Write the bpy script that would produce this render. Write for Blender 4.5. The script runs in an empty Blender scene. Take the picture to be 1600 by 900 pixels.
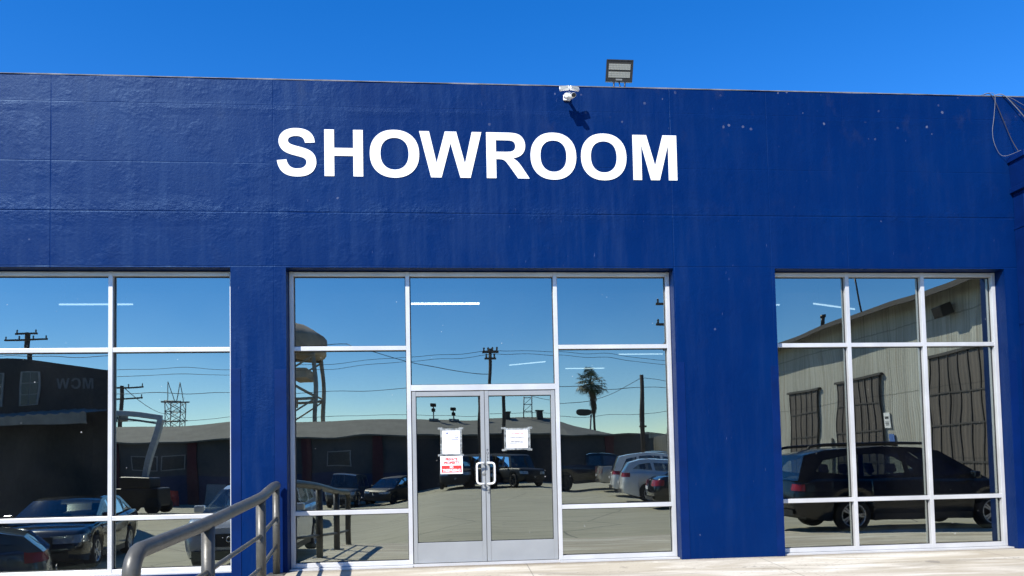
import bpy, bmesh, math, random
from mathutils import Vector, Matrix
SC = bpy.context.scene
COL = SC.collection
RAD = math.radians
random.seed(7)

# ------------------------------------------------------------------ camera
F_PX, CY_PX = 1152.68, 671.29
YAW, PITCH, ROLL = 0.08578, 0.04459, -0.02048
fwd = Vector((math.sin(YAW) * math.cos(PITCH), math.cos(YAW) * math.cos(PITCH), math.sin(PITCH)))
rgt = Vector((math.cos(YAW), -math.sin(YAW), 0))
upv = rgt.cross(fwd)
r2 = rgt * math.cos(ROLL) + upv * math.sin(ROLL)
u2 = -rgt * math.sin(ROLL) + upv * math.cos(ROLL)
cd = bpy.data.cameras.new('camera')
cam = bpy.data.objects.new('camera', cd)
COL.objects.link(cam)
cam.matrix_world = Matrix(((r2.x, u2.x, -fwd.x, 0), (r2.y, u2.y, -fwd.y, -9.281), (r2.z, u2.z, -fwd.z, 1.262), (0, 0, 0, 1)))
cd.sensor_width = 36
cd.lens = F_PX / 1600 * 36
cd.shift_y = (CY_PX - 450) / 1600
cd.clip_start = 0.05
cd.clip_end = 3000
SC.camera = cam

# ------------------------------------------------------------------ sky, sun, exposure
LDIR = Vector((0.70, 0.85, -1.0)).normalized()
w = bpy.data.worlds.new('World')
SC.world = w
w.use_nodes = True
nt = w.node_tree
bg = nt.nodes['Background']
sky = nt.nodes.new('ShaderNodeTexSky')
sky.sky_type = 'NISHITA'
sky.sun_disc = False
sky.sun_elevation = math.asin(-LDIR.z)
sky.sun_rotation = math.atan2(-LDIR.x, -LDIR.y)
sky.altitude = 600
sky.air_density = 1.0
sky.dust_density = 0.0
sky.ozone_density = 4.0
hsv = nt.nodes.new('ShaderNodeHueSaturation')
hsv.inputs['Saturation'].default_value = 1.35
hsv.inputs['Hue'].default_value = 0.511
nt.links.new(sky.outputs[0], hsv.inputs['Color'])
nt.links.new(hsv.outputs[0], bg.inputs['Color'])
bg.inputs['Strength'].default_value = 0.118
sd = bpy.data.lights.new('sun', 'SUN')
sun = bpy.data.objects.new('sun', sd)
COL.objects.link(sun)
sd.energy = 4.2
sd.angle = RAD(0.5)
sd.color = (1.0, 0.955, 0.88)
sun.rotation_euler = LDIR.to_track_quat('-Z', 'Y').to_euler()
SC.view_settings.view_transform = 'Standard'
SC.view_settings.look = 'None'
SC.view_settings.gamma = 1
SC.view_settings.use_curve_mapping = False
SC.view_settings.exposure = 1.0
SC.cycles.max_bounces = 8
SC.cycles.transparent_max_bounces = 16
SC.cycles.caustics_reflective = False

# ------------------------------------------------------------------ helpers
class MB:
    def __init__(s):
        s.bm = bmesh.new()
    def poly(s, pts):
        vs = [s.bm.verts.new(p) for p in pts]
        return s.bm.faces.new(vs)
    def box(s, x0, x1, y0, y1, z0, z1, m=None, bev=0):
        x0, x1 = min(x0, x1), max(x0, x1); y0, y1 = min(y0, y1), max(y0, y1); z0, z1 = min(z0, z1), max(z0, z1)
        co = [(x0, y0, z0), (x1, y0, z0), (x1, y1, z0), (x0, y1, z0), (x0, y0, z1), (x1, y0, z1), (x1, y1, z1), (x0, y1, z1)]
        vs = [s.bm.verts.new(c) for c in co]
        fs = [s.bm.faces.new([vs[i] for i in f]) for f in ((0, 3, 2, 1), (4, 5, 6, 7), (0, 1, 5, 4), (1, 2, 6, 5), (2, 3, 7, 6), (3, 0, 4, 7))]
        if bev:
            es = list({e for f in fs for e in f.edges})
            r = bmesh.ops.bevel(s.bm, geom=es, offset=bev, segments=2, affect='EDGES', profile=0.5)
            vs = list({v for f in r['faces'] for v in f.verts} | {v for v in vs if v.is_valid})
        if m is not None:
            for v in vs:
                if v.is_valid: v.co = m @ v.co
        return s
    def grid(s, rows, smooth=True, close=False):
        vv = [[s.bm.verts.new(p) for p in r] for r in rows]
        for i in range(len(vv) - 1):
            n = len(vv[i])
            for j in range(n if close else n - 1):
                k = (j + 1) % n
                f = s.bm.faces.new((vv[i][j], vv[i][k], vv[i + 1][k], vv[i + 1][j]))
                f.smooth = smooth
        return vv
    def tube(s, pts, r, n=10, caps=True, radii=None):
        pts = [Vector(p) for p in pts]
        rows = []
        for i, p in enumerate(pts):
            a = pts[max(i - 1, 0)]; b = pts[min(i + 1, len(pts) - 1)]
            d = (b - a).normalized()
            if i == 0:
                ref = Vector((0, 0, 1)) if abs(d.z) < 0.95 else Vector((1, 0, 0))
                u = d.cross(ref).normalized()
            else: u = (u - d * u.dot(d)).normalized()
            v = d.cross(u)
            rr = radii[i] if radii else r
            rows.append([p + (u * math.cos(2 * math.pi * k / n) + v * math.sin(2 * math.pi * k / n)) * rr for k in range(n)])
        vv = s.grid(rows, close=True)
        if caps:
            s.bm.faces.new(vv[0]); s.bm.faces.new(list(reversed(vv[-1])))
        return s
    def lathe(s, prof, m=None, n=24):
        m = m or Matrix()
        rows = [[m @ Vector((r * math.cos(2 * math.pi * k / n), r * math.sin(2 * math.pi * k / n), z)) for k in range(n)] for r, z in prof]
        vv = s.grid(rows, close=True)
        return s
    def build(s, name, mat, parent=None, recalc=True, doubles=0):
        if doubles: bmesh.ops.remove_doubles(s.bm, verts=s.bm.verts, dist=doubles)
        if recalc: bmesh.ops.recalc_face_normals(s.bm, faces=s.bm.faces)
        me = bpy.data.meshes.new(name)
        s.bm.to_mesh(me); s.bm.free()
        me.materials.append(mat)
        o = bpy.data.objects.new(name, me)
        COL.objects.link(o)
        if parent: o.parent = parent
        return o

def tag(o, label=None, cat=None, group=None, kind=None):
    if label: o['label'] = label
    if cat: o['category'] = cat
    if group: o['group'] = group
    if kind: o['kind'] = kind
    return o
def empty(name, label, cat, loc=(0, 0, 0), rz=0, group=None):
    o = bpy.data.objects.new(name, None)
    o.empty_display_size = 0.2
    COL.objects.link(o)
    o.location = loc; o.rotation_euler = (0, 0, rz)
    return tag(o, label, cat, group)
def copy_tree(o, parent=None):
    c = o.copy(); COL.objects.link(c); c.parent = parent
    for ch in list(o.children): copy_tree(ch, c)
    return c
def lerp(a, b, t): return a + (b - a) * t
def sstep(a, b, x):
    t = max(0, min(1, (x - a) / (b - a))); return t * t * (3 - 2 * t)
def interp(pts, x):
    if x <= pts[0][0]: return pts[0][1]
    for (x0, y0), (x1, y1) in zip(pts, pts[1:]):
        if x <= x1: return lerp(y0, y1, (x - x0) / (x1 - x0) if x1 > x0 else 1)
    return pts[-1][1]

# ------------------------------------------------------------------ materials
class NT:
    def __init__(s, name):
        s.m = bpy.data.materials.new(name); s.m.use_nodes = True
        s.t = s.m.node_tree; s.b = s.t.nodes.get('Principled BSDF'); s.out = s.t.nodes.get('Material Output')
    def n(s, typ, **kw):
        nd = s.t.nodes.new('ShaderNode' + typ)
        for k, v in kw.items():
            if hasattr(nd, k) and k not in nd.inputs: setattr(nd, k, v)
            else: s.set(nd.inputs[k.replace('_', ' ') if k not in nd.inputs else k], v)
        return nd
    def set(s, sock, v):
        if hasattr(v, 'is_output'): s.t.links.new(v, sock)
        elif hasattr(v, 'outputs'): s.t.links.new(v.outputs[0], sock)
        else:
            if isinstance(v, tuple) and len(v) == 3 and sock.type == 'RGBA': v = (*v, 1)
            sock.default_value = v
    def coord(s, scale=(1, 1, 1), kind='Object', loc=(0, 0, 0)):
        tc = s.t.nodes.new('ShaderNodeTexCoord'); mp = s.t.nodes.new('ShaderNodeMapping')
        s.t.links.new(tc.outputs[kind], mp.inputs['Vector']); mp.inputs['Scale'].default_value = scale; mp.inputs['Location'].default_value = loc
        return mp.outputs[0]
    def noise(s, vec, scale, detail=4, rough=0.55, dist=0):
        nd = s.t.nodes.new('ShaderNodeTexNoise'); s.t.links.new(vec, nd.inputs['Vector'])
        nd.inputs['Scale'].default_value = scale; nd.inputs['Detail'].default_value = detail
        nd.inputs['Roughness'].default_value = rough; nd.inputs['Distortion'].default_value = dist
        return nd.outputs['Fac']
    def ramp(s, fac, stops):
        nd = s.t.nodes.new('ShaderNodeValToRGB'); s.set(nd.inputs[0], fac)
        el = nd.color_ramp.elements
        while len(el) < len(stops): el.new(0.5)
        for e, (p, c) in zip(el, stops):
            e.position = p; e.color = (*c, 1) if isinstance(c, tuple) else (c, c, c, 1)
        return nd.outputs[0]
    def mix(s, fac, a, b, blend='MIX'):
        nd = s.t.nodes.new('ShaderNodeMix'); nd.data_type = 'RGBA'; nd.blend_type = blend
        s.set(nd.inputs[0], fac); s.set(nd.inputs[6], a); s.set(nd.inputs[7], b)
        return nd.outputs[2]
    def math(s, op, a, b=0.0, c=None):
        nd = s.t.nodes.new('ShaderNodeMath'); nd.operation = op
        s.set(nd.inputs[0], a); s.set(nd.inputs[1], b)
        if c is not None: s.set(nd.inputs[2], c)
        return nd.outputs[0]
    def bump(s, h, strength=0.3, dist=0.02, normal=None):
        nd = s.t.nodes.new('ShaderNodeBump'); s.set(nd.inputs['Height'], h)
        nd.inputs['Strength'].default_value = strength; nd.inputs['Distance'].default_value = dist
        if normal: s.t.links.new(normal, nd.inputs['Normal'])
        return nd.outputs[0]
    def P(s, color=None, rough=None, metal=None, normal=None, **kw):
        if color is not None: s.set(s.b.inputs['Base Color'], color)
        if rough is not None: s.set(s.b.inputs['Roughness'], rough)
        if metal is not None: s.set(s.b.inputs['Metallic'], metal)
        if normal is not None: s.set(s.b.inputs['Normal'], normal)
        for k, v in kw.items(): s.set(s.b.inputs[k.replace('_', ' ')], v)
        return s.m

def simple(name, c, rough=0.5, metal=0.0, var=0.15, scale=6, bump=0.0, bscale=40, **kw):
    q = NT(name); v = q.coord()
    f = q.noise(v, scale, 5)
    lo = tuple(x * (1 - var) for x in c); hi = tuple(min(1, x * (1 + var)) for x in c)
    col = q.ramp(f, [(0.3, lo), (0.7, hi)])
    nrm = q.bump(q.noise(v, bscale, 4), bump, 0.01) if bump else None
    return q.P(col, rough, metal, nrm, **kw)

def wall_paint():
    q = NT('blue_painted_concrete'); v = q.coord()
    sx = q.n('SeparateXYZ', Vector=v); X, Z = sx.outputs[0], sx.outputs[2]
    big = q.noise(v, 0.7, 4, 0.6)
    vs = q.noise(q.coord((4.2, 4.2, 0.40)), 1.5, 6, 0.66)            # vertical run marks
    patch = q.n('TexVoronoi', distance='CHEBYCHEV', Vector=q.coord((0.8, 0.8, 1.3)), Scale=1.0)
    base = q.ramp(big, [(0.28, (0.0001, 0.0108, 0.072)), (0.72, (0.0003, 0.0150, 0.088))])
    xm = q.n('MapRange', Value=X, From_Min=3.6, From_Max=2.0, To_Min=0.3, To_Max=1.0).outputs[0]
    col = q.mix(q.math('MULTIPLY', xm, q.ramp(vs, [(0.46, 0.0), (0.58, 0.45), (0.70, 1.0)])), base, (0.0075, 0.0245, 0.096))
    col = q.mix(q.math('MULTIPLY', patch.outputs['Color'], 0.22), col, (0.0001, 0.0072, 0.064))
    # pale chips and old anchor scars
    ch = q.n('TexVoronoi', Vector=q.coord((1, 1, 1)), Scale=3.2)
    chn = q.noise(v, 26, 3)
    cm = q.math('LESS_THAN', q.math('ADD', ch.outputs['Distance'], q.math('MULTIPLY', chn, 0.10)), 0.095)
    zone = q.ramp(q.noise(v, 0.9, 2), [(0.50, 0.0), (0.58, 1.0)])
    cm = q.math('MULTIPLY', cm, zone)
    col = q.mix(q.math('MULTIPLY', cm, 0.35), col, (0.17, 0.19, 0.27))
    c2 = q.n('TexVoronoi', Vector=q.coord((1, 1, 1), loc=(0.3, 0, 0.8)), Scale=6.5)
    c2m = q.math('LESS_THAN', q.math('MULTIPLY_ADD', chn, 0.16, c2.outputs['Distance']), 0.20)
    topz = q.n('MapRange', Value=Z, From_Min=5.35, From_Max=5.7).outputs[0]
    rgx = q.n('MapRange', Value=X, From_Min=-0.5, From_Max=1.5).outputs[0]
    pick = q.ramp(q.noise(v, 2.2, 3), [(0.50, 0.0), (0.60, 1.0)])
    col = q.mix(q.math('MULTIPLY', q.math('MULTIPLY', c2m, q.math('MULTIPLY', topz, rgx)), q.math('MULTIPLY', pick, 0.55)), col, (0.15, 0.16, 0.22))
    stain = q.ramp(q.noise(q.coord((1, 1, 0.6), loc=(5, 0, 1)), 2.6, 5, 0.65), [(0.56, 0.0), (0.70, 0.5)])
    col = q.mix(q.math('MULTIPLY', stain, q.math('ADD', 0.3, q.math('MULTIPLY', topz, 0.7))), col, (0.014, 0.024, 0.072))
    scr = q.noise(q.coord((9, 9, 1.6)), 5.5, 2)
    col = q.mix(q.ramp(scr, [(0.735, 0.0), (0.76, 0.35)]), col, (0.10, 0.13, 0.25))
    # heights: trowel texture, crumbled bands, form joints
    fine = q.noise(v, 30, 6, 0.65)
    trow = q.noise(q.coord((1.3, 1, 1.0)), 13, 5, 0.6, 0.6)
    lump = q.n('TexVoronoi', Vector=v, Scale=11, feature='SMOOTH_F1').outputs['Distance']
    lumpm = q.ramp(q.noise(v, 1.7, 4, 0.65), [(0.50, 0.0), (0.66, 1.0)])
    wob = q.math('MULTIPLY', q.math('SUBTRACT', q.noise(v, 2.3, 5, 0.7), 0.5), 0.07)
    zz = q.math('ADD', Z, wob)
    def line(src, at, wd):
        d = q.math('ABSOLUTE', q.math('SUBTRACT', src, at))
        return q.math('SUBTRACT', 1.0, q.n('MapRange', Value=d, From_Min=0.0, From_Max=wd).outputs[0])
    band = line(zz, 4.45, 0.20)
    band2 = q.math('MULTIPLY', line(zz, 2.05, 0.8), 0.45)
    band3 = q.math('MULTIPLY', line(zz, 5.75, 0.09), 0.5)
    bm_ = q.ramp(q.noise(q.coord((1, 1, 1), loc=(2, 4, 9)), 1.1, 5, 0.7), [(0.42, 0.04), (0.62, 1.0)])
    band = q.math('MULTIPLY', band, bm_); band3 = q.math('MULTIPLY', band3, q.math('SUBTRACT', 1.0, bm_))
    rough_m = q.math('MAXIMUM', q.math('MAXIMUM', band, band2), q.math('MAXIMUM', band3, q.math('MULTIPLY', lumpm, 0.30)))
    h = q.math('MULTIPLY', fine, 0.20)
    h = q.math('MULTIPLY_ADD', trow, 0.17, h)
    crum = q.math('MULTIPLY', q.math('MULTIPLY', q.noise(q.coord((1, 1, 1.5)), 15, 6, 0.7), rough_m), 1.5)
    h = q.math('ADD', h, crum)
    h = q.math('MULTIPLY_ADD', q.math('MULTIPLY', lump, lumpm), 0.14, h)
    zf = q.math('ADD', Z, q.math('MULTIPLY', wob, 0.12))
    xf = q.math('ADD', X, q.math('MULTIPLY', wob, 0.12))
    grooves = None
    brk = q.ramp(q.noise(q.coord((1, 1, 1), loc=(7, 0, 3)), 0.8, 5, 0.7), [(0.36, 0.06), (0.62, 1.0)])
    for at, wd, k in ((4.44, 0.014, 1.0), (5.06, 0.008, 0.4), (5.80, 0.007, 0.3), (3.76, 0.008, 0.6)):
        g = q.math('MULTIPLY', line(zf, at, wd), q.math('MULTIPLY', brk, k)); grooves = g if grooves is None else q.math('ADD', grooves, g)
    for at, wd, k in ((-4.78, 0.008, 0.55), (-2.13, 0.006, 0.35), (2.96, 0.006, 0.45), (4.27, 0.006, 0.3), (5.33, 0.006, 0.25)):
        grooves = q.math('ADD', grooves, q.math('MULTIPLY', line(xf, at, wd), q.math('MULTIPLY', brk, k)))
    h = q.math('SUBTRACT', h, grooves)
    nrm = q.bump(h, 0.6, 0.018)
    rg = q.ramp(q.noise(v, 3, 4), [(0.3, 0.38), (0.7, 0.50)])
    return q.P(col, rg, 0, nrm, Specular_IOR_Level=0.19, Specular_Tint=(0.24, 0.58, 1.0, 1))

def concrete(name, c0, c1, streak, rough=0.85, crack=True, edge=False):
    q = NT(name); v = q.coord()
    n1 = q.noise(v, 0.35, 6, 0.6); n2 = q.noise(q.coord((0.35, 1.9, 1)), 1.5, 5, 0.6, 0.8); n3 = q.noise(v, 26, 4)
    col = q.ramp(n1, [(0.3, c0), (0.7, c1)])
    col = q.mix(q.ramp(n2, [(0.47, 0.0), (0.66, 0.75)]), col, streak)
    n4 = q.noise(q.coord((0.22, 1.4, 1), loc=(3, 5, 0)), 1.7, 4, 0.5, 1.2)
    col = q.mix(q.ramp(n4, [(0.55, 0.0), (0.68, 0.5)]), col, tuple(x * 0.55 for x in c0))
    col = q.mix(q.math('MULTIPLY', n3, 0.35), col, tuple(x * 0.75 for x in c0))
    spots = q.n('TexVoronoi', Vector=v, Scale=1.1)
    col = q.mix(q.math('MULTIPLY', q.math('LESS_THAN', q.math('MULTIPLY_ADD', n3, 0.12, spots.outputs['Distance']), 0.15), 0.5), col, (0.12, 0.11, 0.10))
    if edge:
        sx = q.n('SeparateXYZ', Vector=v); Y = sx.outputs[1]
        ed = q.n('MapRange', Value=q.math('ADD', Y, q.math('MULTIPLY', n3, 0.10)), From_Min=-0.10, From_Max=0.10).outputs[0]
        col = q.mix(q.math('MULTIPLY', ed, 0.8), col, (0.13, 0.105, 0.075))
        jx = q.math('ABSOLUTE', q.math('SUBTRACT', q.math('FRACT', q.math('MULTIPLY', q.math('ADD', sx.outputs[0], 0.55), 0.333)), 0.5))
        jn = q.math('LESS_THAN', jx, 0.0022)
        wv = q.math('ABSOLUTE', q.math('ADD', q.math('SUBTRACT', Y, -0.62), q.math('MULTIPLY', q.math('SUBTRACT', q.noise(v, 1.3, 5, 0.7), 0.5), 0.5)))
        col = q.mix(q.math('MULTIPLY', q.math('MAXIMUM', jn, q.math('LESS_THAN', wv, 0.006)), 0.55), col, (0.10, 0.09, 0.075))
        grit = q.n('TexVoronoi', Vector=v, Scale=14)
        col = q.mix(q.math('MULTIPLY', q.math('LESS_THAN', grit.outputs['Distance'], q.math('MULTIPLY', q.math('POWER', n1, 2.0), 0.55)), 0.35), col, (0.20, 0.17, 0.13))
    if crack:
        cr = q.n('TexVoronoi', feature='DISTANCE_TO_EDGE', Vector=q.mix(0.12, v, q.n('TexNoise', Vector=v, Scale=1.5).outputs['Color']), Scale=0.22)
        col = q.mix(q.math('MULTIPLY', q.math('LESS_THAN', cr.outputs['Distance'], 0.0035), 0.75), col, (0.05, 0.048, 0.045))
    return q.P(col, rough, 0, q.bump(n3, 0.25, 0.006))

def glass_mat(name, refl=0.335, tint=(0.36, 0.42, 0.40), rc=(0.95, 1.0, 0.89)):
    q = NT(name)
    tr = q.n('BsdfTransparent', Color=tint); gl = q.n('BsdfGlossy', Color=rc, Roughness=0.0)
    fr = q.n('Fresnel', IOR=1.5)
    fac = q.math('ADD', q.math('MULTIPLY', fr, 0.6), refl)
    mx = q.t.nodes.new('ShaderNodeMixShader'); q.set(mx.inputs[0], fac); q.set(mx.inputs[1], tr); q.set(mx.inputs[2], gl)
    v = q.coord()
    vo = q.n('TexVoronoi', Vector=v, Scale=9.0)
    sp = q.math('LESS_THAN', vo.outputs['Distance'], q.math('MULTIPLY', q.math('POWER', q.noise(v, 3.1, 2), 3.0), 0.20))
    film = q.ramp(q.noise(q.coord((1, 1, 0.7)), 1.4, 5, 0.6), [(0.35, 0.0), (0.8, 0.008)])
    df = q.n('BsdfDiffuse', Color=(0.7, 0.72, 0.72))
    m2 = q.t.nodes.new('ShaderNodeMixShader'); q.set(m2.inputs[0], q.math('MAXIMUM', q.math('MULTIPLY', sp, 0.35), film))
    q.t.links.new(mx.outputs[0], m2.inputs[1]); q.set(m2.inputs[2], df)
    q.t.links.new(m2.outputs[0], q.out.inputs[0])
    return q.m

def corrugated(name, base, streaks, dark):
    q = NT(name); v = q.coord()
    a = q.noise(q.coord((1, 2.2, 0.10)), 2.2, 6, 0.62)
    b = q.noise(q.coord((1, 6.0, 0.06)), 2.0, 4, 0.6)
    c = q.noise(v, 9, 4)
    col = q.ramp(a, [(0.30, dark), (0.48, base), (0.75, tuple(min(1, x * 1.25) for x in base))])
    col = q.mix(q.ramp(b, [(0.55, 0.0), (0.72, 0.6)]), col, streaks)
    sx = q.n('SeparateXYZ', Vector=v)
    seam = q.math('LESS_THAN', q.math('ABSOLUTE', q.math('SUBTRACT', q.math('FRACT', q.math('MULTIPLY', sx.outputs[1], 1.18)), 0.5)), 0.018)
    lap = q.math('LESS_THAN', q.math('ABSOLUTE', q.math('SUBTRACT', q.math('FRACT', q.math('MULTIPLY', q.math('ADD', sx.outputs[2], q.math('MULTIPLY', a, 0.10)), 0.42)), 0.5)), 0.010)
    sheet_ = q.n('TexVoronoi', Vector=q.coord((0.2, 1.18, 0.42)), Scale=1.0, distance='CHEBYCHEV')
    col0_ = q.math('MULTIPLY', sheet_.outputs['Color'], 0.35)
    col = q.mix(q.math('MULTIPLY', c, 0.3), col, dark)
    col = q.mix(col0_, col, dark)
    col = q.mix(q.math('MULTIPLY', q.math('MAXIMUM', seam, lap), 0.55), col, tuple(x * 0.45 for x in dark))
    return q.P(col, 0.65, 0.1, q.bump(c, 0.2, 0.01))

def carpaint(name, c, rough=0.12, metal=0.2, coat=0.8):
    q = NT(name); v = q.coord()
    d = q.noise(v, 5, 5)
    return q.P(q.ramp(d, [(0.3, tuple(x * 0.9 for x in c)), (0.8, c)]), rough, metal, None, Coat_Weight=coat, Coat_Roughness=0.04)

M = {}
M['wall'] = wall_paint()
M['blue_metal'] = simple('blue_painted_metal', (0.0006, 0.0110, 0.078), 0.5, 0, 0.2, 3, 0.15, 20, Specular_IOR_Level=0.25, Specular_Tint=(0.36, 0.62, 1.0, 1))
M['cap'] = simple('parapet_cap', (0.13, 0.13, 0.145), 0.8, 0, 0.5, 5, 0.3, 20)
M['letter'] = simple('white_letter_paint', (0.84, 0.85, 0.84), 0.45, 0, 0.03, 3, 0.12, 18)
M['alu'] = simple('anodised_aluminium', (0.57, 0.575, 0.575), 0.40, 0.3, 0.12, 2, 0.03, 60)
M['alu_door'] = simple('door_aluminium', (0.30, 0.315, 0.32), 0.45, 0.25, 0.06, 3, 0.03, 60)
M['gasket'] = simple('black_gasket', (0.012, 0.012, 0.013), 0.6)
M['glass'] = glass_mat('reflective_storefront_glass')
M['rail'] = simple('grey_rail_paint', (0.076, 0.074, 0.063), 0.40, 0.1, 0.25, 9, 0.15, 30)
M['apron'] = concrete('pale_apron_concrete', (0.36, 0.315, 0.235), (0.50, 0.455, 0.355), (0.78, 0.75, 0.66), crack=False, edge=True)
M['lot'] = concrete('lot_concrete', (0.31, 0.295, 0.215), (0.40, 0.38, 0.28), (0.46, 0.44, 0.335))
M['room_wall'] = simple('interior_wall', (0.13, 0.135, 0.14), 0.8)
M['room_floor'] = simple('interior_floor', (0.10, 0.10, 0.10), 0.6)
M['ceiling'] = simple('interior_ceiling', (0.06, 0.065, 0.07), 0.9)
def emit(name, c, s):
    q = NT(name); e = q.n('Emission', Color=c, Strength=s); q.t.links.new(e.outputs[0], q.out.inputs[0]); return q.m
M['tube'] = emit('lit_tube', (1.0, 0.98, 0.95), 6.0)
M['white_plastic'] = simple('white_plastic', (0.80, 0.80, 0.79), 0.35, 0, 0.03)
M['black_plastic'] = simple('black_plastic', (0.012, 0.012, 0.013), 0.35)
M['lamp_lens'] = simple('frosted_lamp_lens', (0.23, 0.24, 0.22), 0.3, 0, 0.06, 30)
M['bronze'] = simple('dark_bronze_metal', (0.028, 0.026, 0.024), 0.38, 0.4, 0.2)
M['paper'] = simple('paper', (0.82, 0.83, 0.86), 0.7, 0, 0.02)
M['red_ink'] = simple('red_ink', (0.62, 0.028, 0.026), 0.6, 0, 0.05)
M['pink_ink'] = simple('faded_red_ink', (0.72, 0.28, 0.28), 0.6, 0, 0.05)
M['grey_ink'] = simple('grey_ink', (0.42, 0.43, 0.50), 0.7, 0, 0.05)
M['black_ink'] = simple('black_ink', (0.03, 0.03, 0.04), 0.6)
M['blue_ink'] = simple('navy_ink', (0.05, 0.06, 0.22), 0.6)
def sleeve_mat():
    q = NT('clear_plastic_sleeve')
    a = q.n('BsdfTransparent', Color=(0.9, 0.92, 0.92)); b = q.n('BsdfPrincipled'); b.inputs['Base Color'].default_value = (0.55, 0.58, 0.58, 1); b.inputs['Roughness'].default_value = 0.15
    mx = q.t.nodes.new('ShaderNodeMixShader'); q.set(mx.inputs[0], q.ramp(q.noise(q.coord(), 30, 4), [(0.35, 0.10), (0.7, 0.5)])); q.set(mx.inputs[1], a); q.set(mx.inputs[2], b)
    q.t.links.new(mx.outputs[0], q.out.inputs[0]); return q.m
M['sleeve'] = sleeve_mat()
M['cable_white'] = simple('weathered_cable', (0.13, 0.14, 0.17), 0.6)
M['cable_dark'] = simple('dark_cable', (0.02, 0.02, 0.03), 0.6)
M['shed_wall'] = corrugated('weathered_corrugated_steel', (0.43, 0.43, 0.38), (0.25, 0.17, 0.10), (0.26, 0.245, 0.20))
M['shed_door'] = corrugated('rusty_corrugated_door', (0.115, 0.095, 0.078), (0.08, 0.058, 0.042), (0.05, 0.042, 0.036))
M['shed_roof'] = simple('dark_roofing', (0.045, 0.042, 0.04), 0.8)
M['fence_metal'] = corrugated('grey_corrugated_fence', (0.34, 0.34, 0.30), (0.22, 0.15, 0.11), (0.14, 0.14, 0.12))
M['black_clad'] = simple('black_cladding', (0.008, 0.010, 0.015), 0.6, 0, 0.25, 2, 0.2, 8)
M['canopy'] = simple('corrugated_canopy', (0.26, 0.245, 0.22), 0.6, 0.1, 0.2, 4)
M['pane_dark'] = simple('old_window_glass', (0.05, 0.055, 0.055), 0.15)
M['sash'] = simple('pale_sash', (0.26, 0.26, 0.25), 0.6)
M['grey_wall'] = simple('grey_rendered_wall', (0.065, 0.07, 0.072), 0.85, 0, 0.12, 0.6)
M['blue_band'] = simple('dark_blue_band', (0.012, 0.03, 0.085), 0.7, 0, 0.2, 1)
M['maroon'] = simple('maroon_pilaster', (0.085, 0.014, 0.02), 0.7)
M['roof_felt'] = simple('olive_roofing', (0.145, 0.145, 0.125), 0.9, 0, 0.2, 0.8)
M['wood_pole'] = simple('weathered_pole_timber', (0.065, 0.052, 0.042), 0.9, 0, 0.3, 5)
M['steel'] = simple('galvanised_steel', (0.20, 0.21, 0.21), 0.6, 0.3)
M['insul'] = simple('insulator', (0.10, 0.09, 0.085), 0.4)
M['wire'] = simple('power_line', (0.03, 0.03, 0.03), 0.6)
M['tank'] = simple('rusted_tank_steel', (0.36, 0.29, 0.22), 0.8, 0, 0.35, 0.6)
M['boom'] = simple('white_boom_paint', (0.55, 0.56, 0.55), 0.4)
M['leaf'] = simple('palm_leaf', (0.05, 0.075, 0.028), 0.6, 0, 0.4, 2)
M['leaf_dead'] = simple('dead_palm_skirt', (0.10, 0.075, 0.045), 0.9, 0, 0.3, 3)
M['p_black'] = carpaint('black_car_paint', (0.007, 0.008, 0.010))
M['p_navy'] = carpaint('midnight_car_paint', (0.003, 0.005, 0.008), 0.2, 0.0, 0.25)
M['p_silver'] = carpaint('silver_car_paint', (0.68, 0.70, 0.70), 0.22, 0.1)
M['p_white'] = carpaint('white_car_paint', (0.74, 0.75, 0.75), 0.2, 0)
M['p_tan'] = carpaint('beige_car_paint', (0.42, 0.40, 0.36), 0.25, 0.2)
M['p_matte'] = carpaint('faded_black_paint', (0.010, 0.011, 0.011), 0.5, 0.0, 0.0)
M['p_van_shaded'] = carpaint('shaded_van_paint', (0.10, 0.105, 0.105), 0.3, 0.1)  # darkened grey: shade at the back of the yard put into the paint
M['p_teal'] = carpaint('blue_grey_car_paint', (0.06, 0.095, 0.115), 0.2, 0.4)
M['p_olive'] = carpaint('dark_olive_paint', (0.03, 0.036, 0.026), 0.4, 0)
M['trim'] = simple('black_trim', (0.011, 0.011, 0.012), 0.5)
M['tyre'] = simple('tyre_rubber', (0.014, 0.014, 0.014), 0.85)
M['rim'] = simple('alloy_rim', (0.50, 0.51, 0.52), 0.3, 0.7)
M['chrome'] = simple('chrome_trim', (0.7, 0.7, 0.72), 0.15, 0.9)
M['headlamp'] = simple('headlamp_glass', (0.42, 0.43, 0.42), 0.1, 0.3, 0.3, 14)
M['taillamp'] = simple('red_lamp_glass', (0.30, 0.012, 0.014), 0.15)
M['plate'] = simple('licence_plate', (0.6, 0.6, 0.62), 0.5)
M['seat'] = simple('car_seat_cloth', (0.025, 0.025, 0.027), 0.9)
def carglass():
    q = NT('tinted_car_glass')
    a = q.n('BsdfTransparent', Color=(0.55, 0.60, 0.58)); b = q.n('BsdfGlossy', Color=(0.9, 0.95, 1.0), Roughness=0.02)
    mx = q.t.nodes.new('ShaderNodeMixShader'); q.set(mx.inputs[0], q.math('MULTIPLY_ADD', q.n('Fresnel', IOR=1.5), 1.0, 0.06)); q.set(mx.inputs[1], a); q.set(mx.inputs[2], b)
    q.t.links.new(mx.outputs[0], q.out.inputs[0]); return q.m
M['car_glass'] = carglass()
M['red_sign'] = simple('red_sign_face', (0.5, 0.05, 0.04), 0.5)
M['blue_sign'] = simple('blue_sign_face', (0.06, 0.14, 0.40), 0.5)
M['faint_grey'] = simple('weathered_grey_lettering', (0.13, 0.14, 0.15), 0.7)

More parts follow.
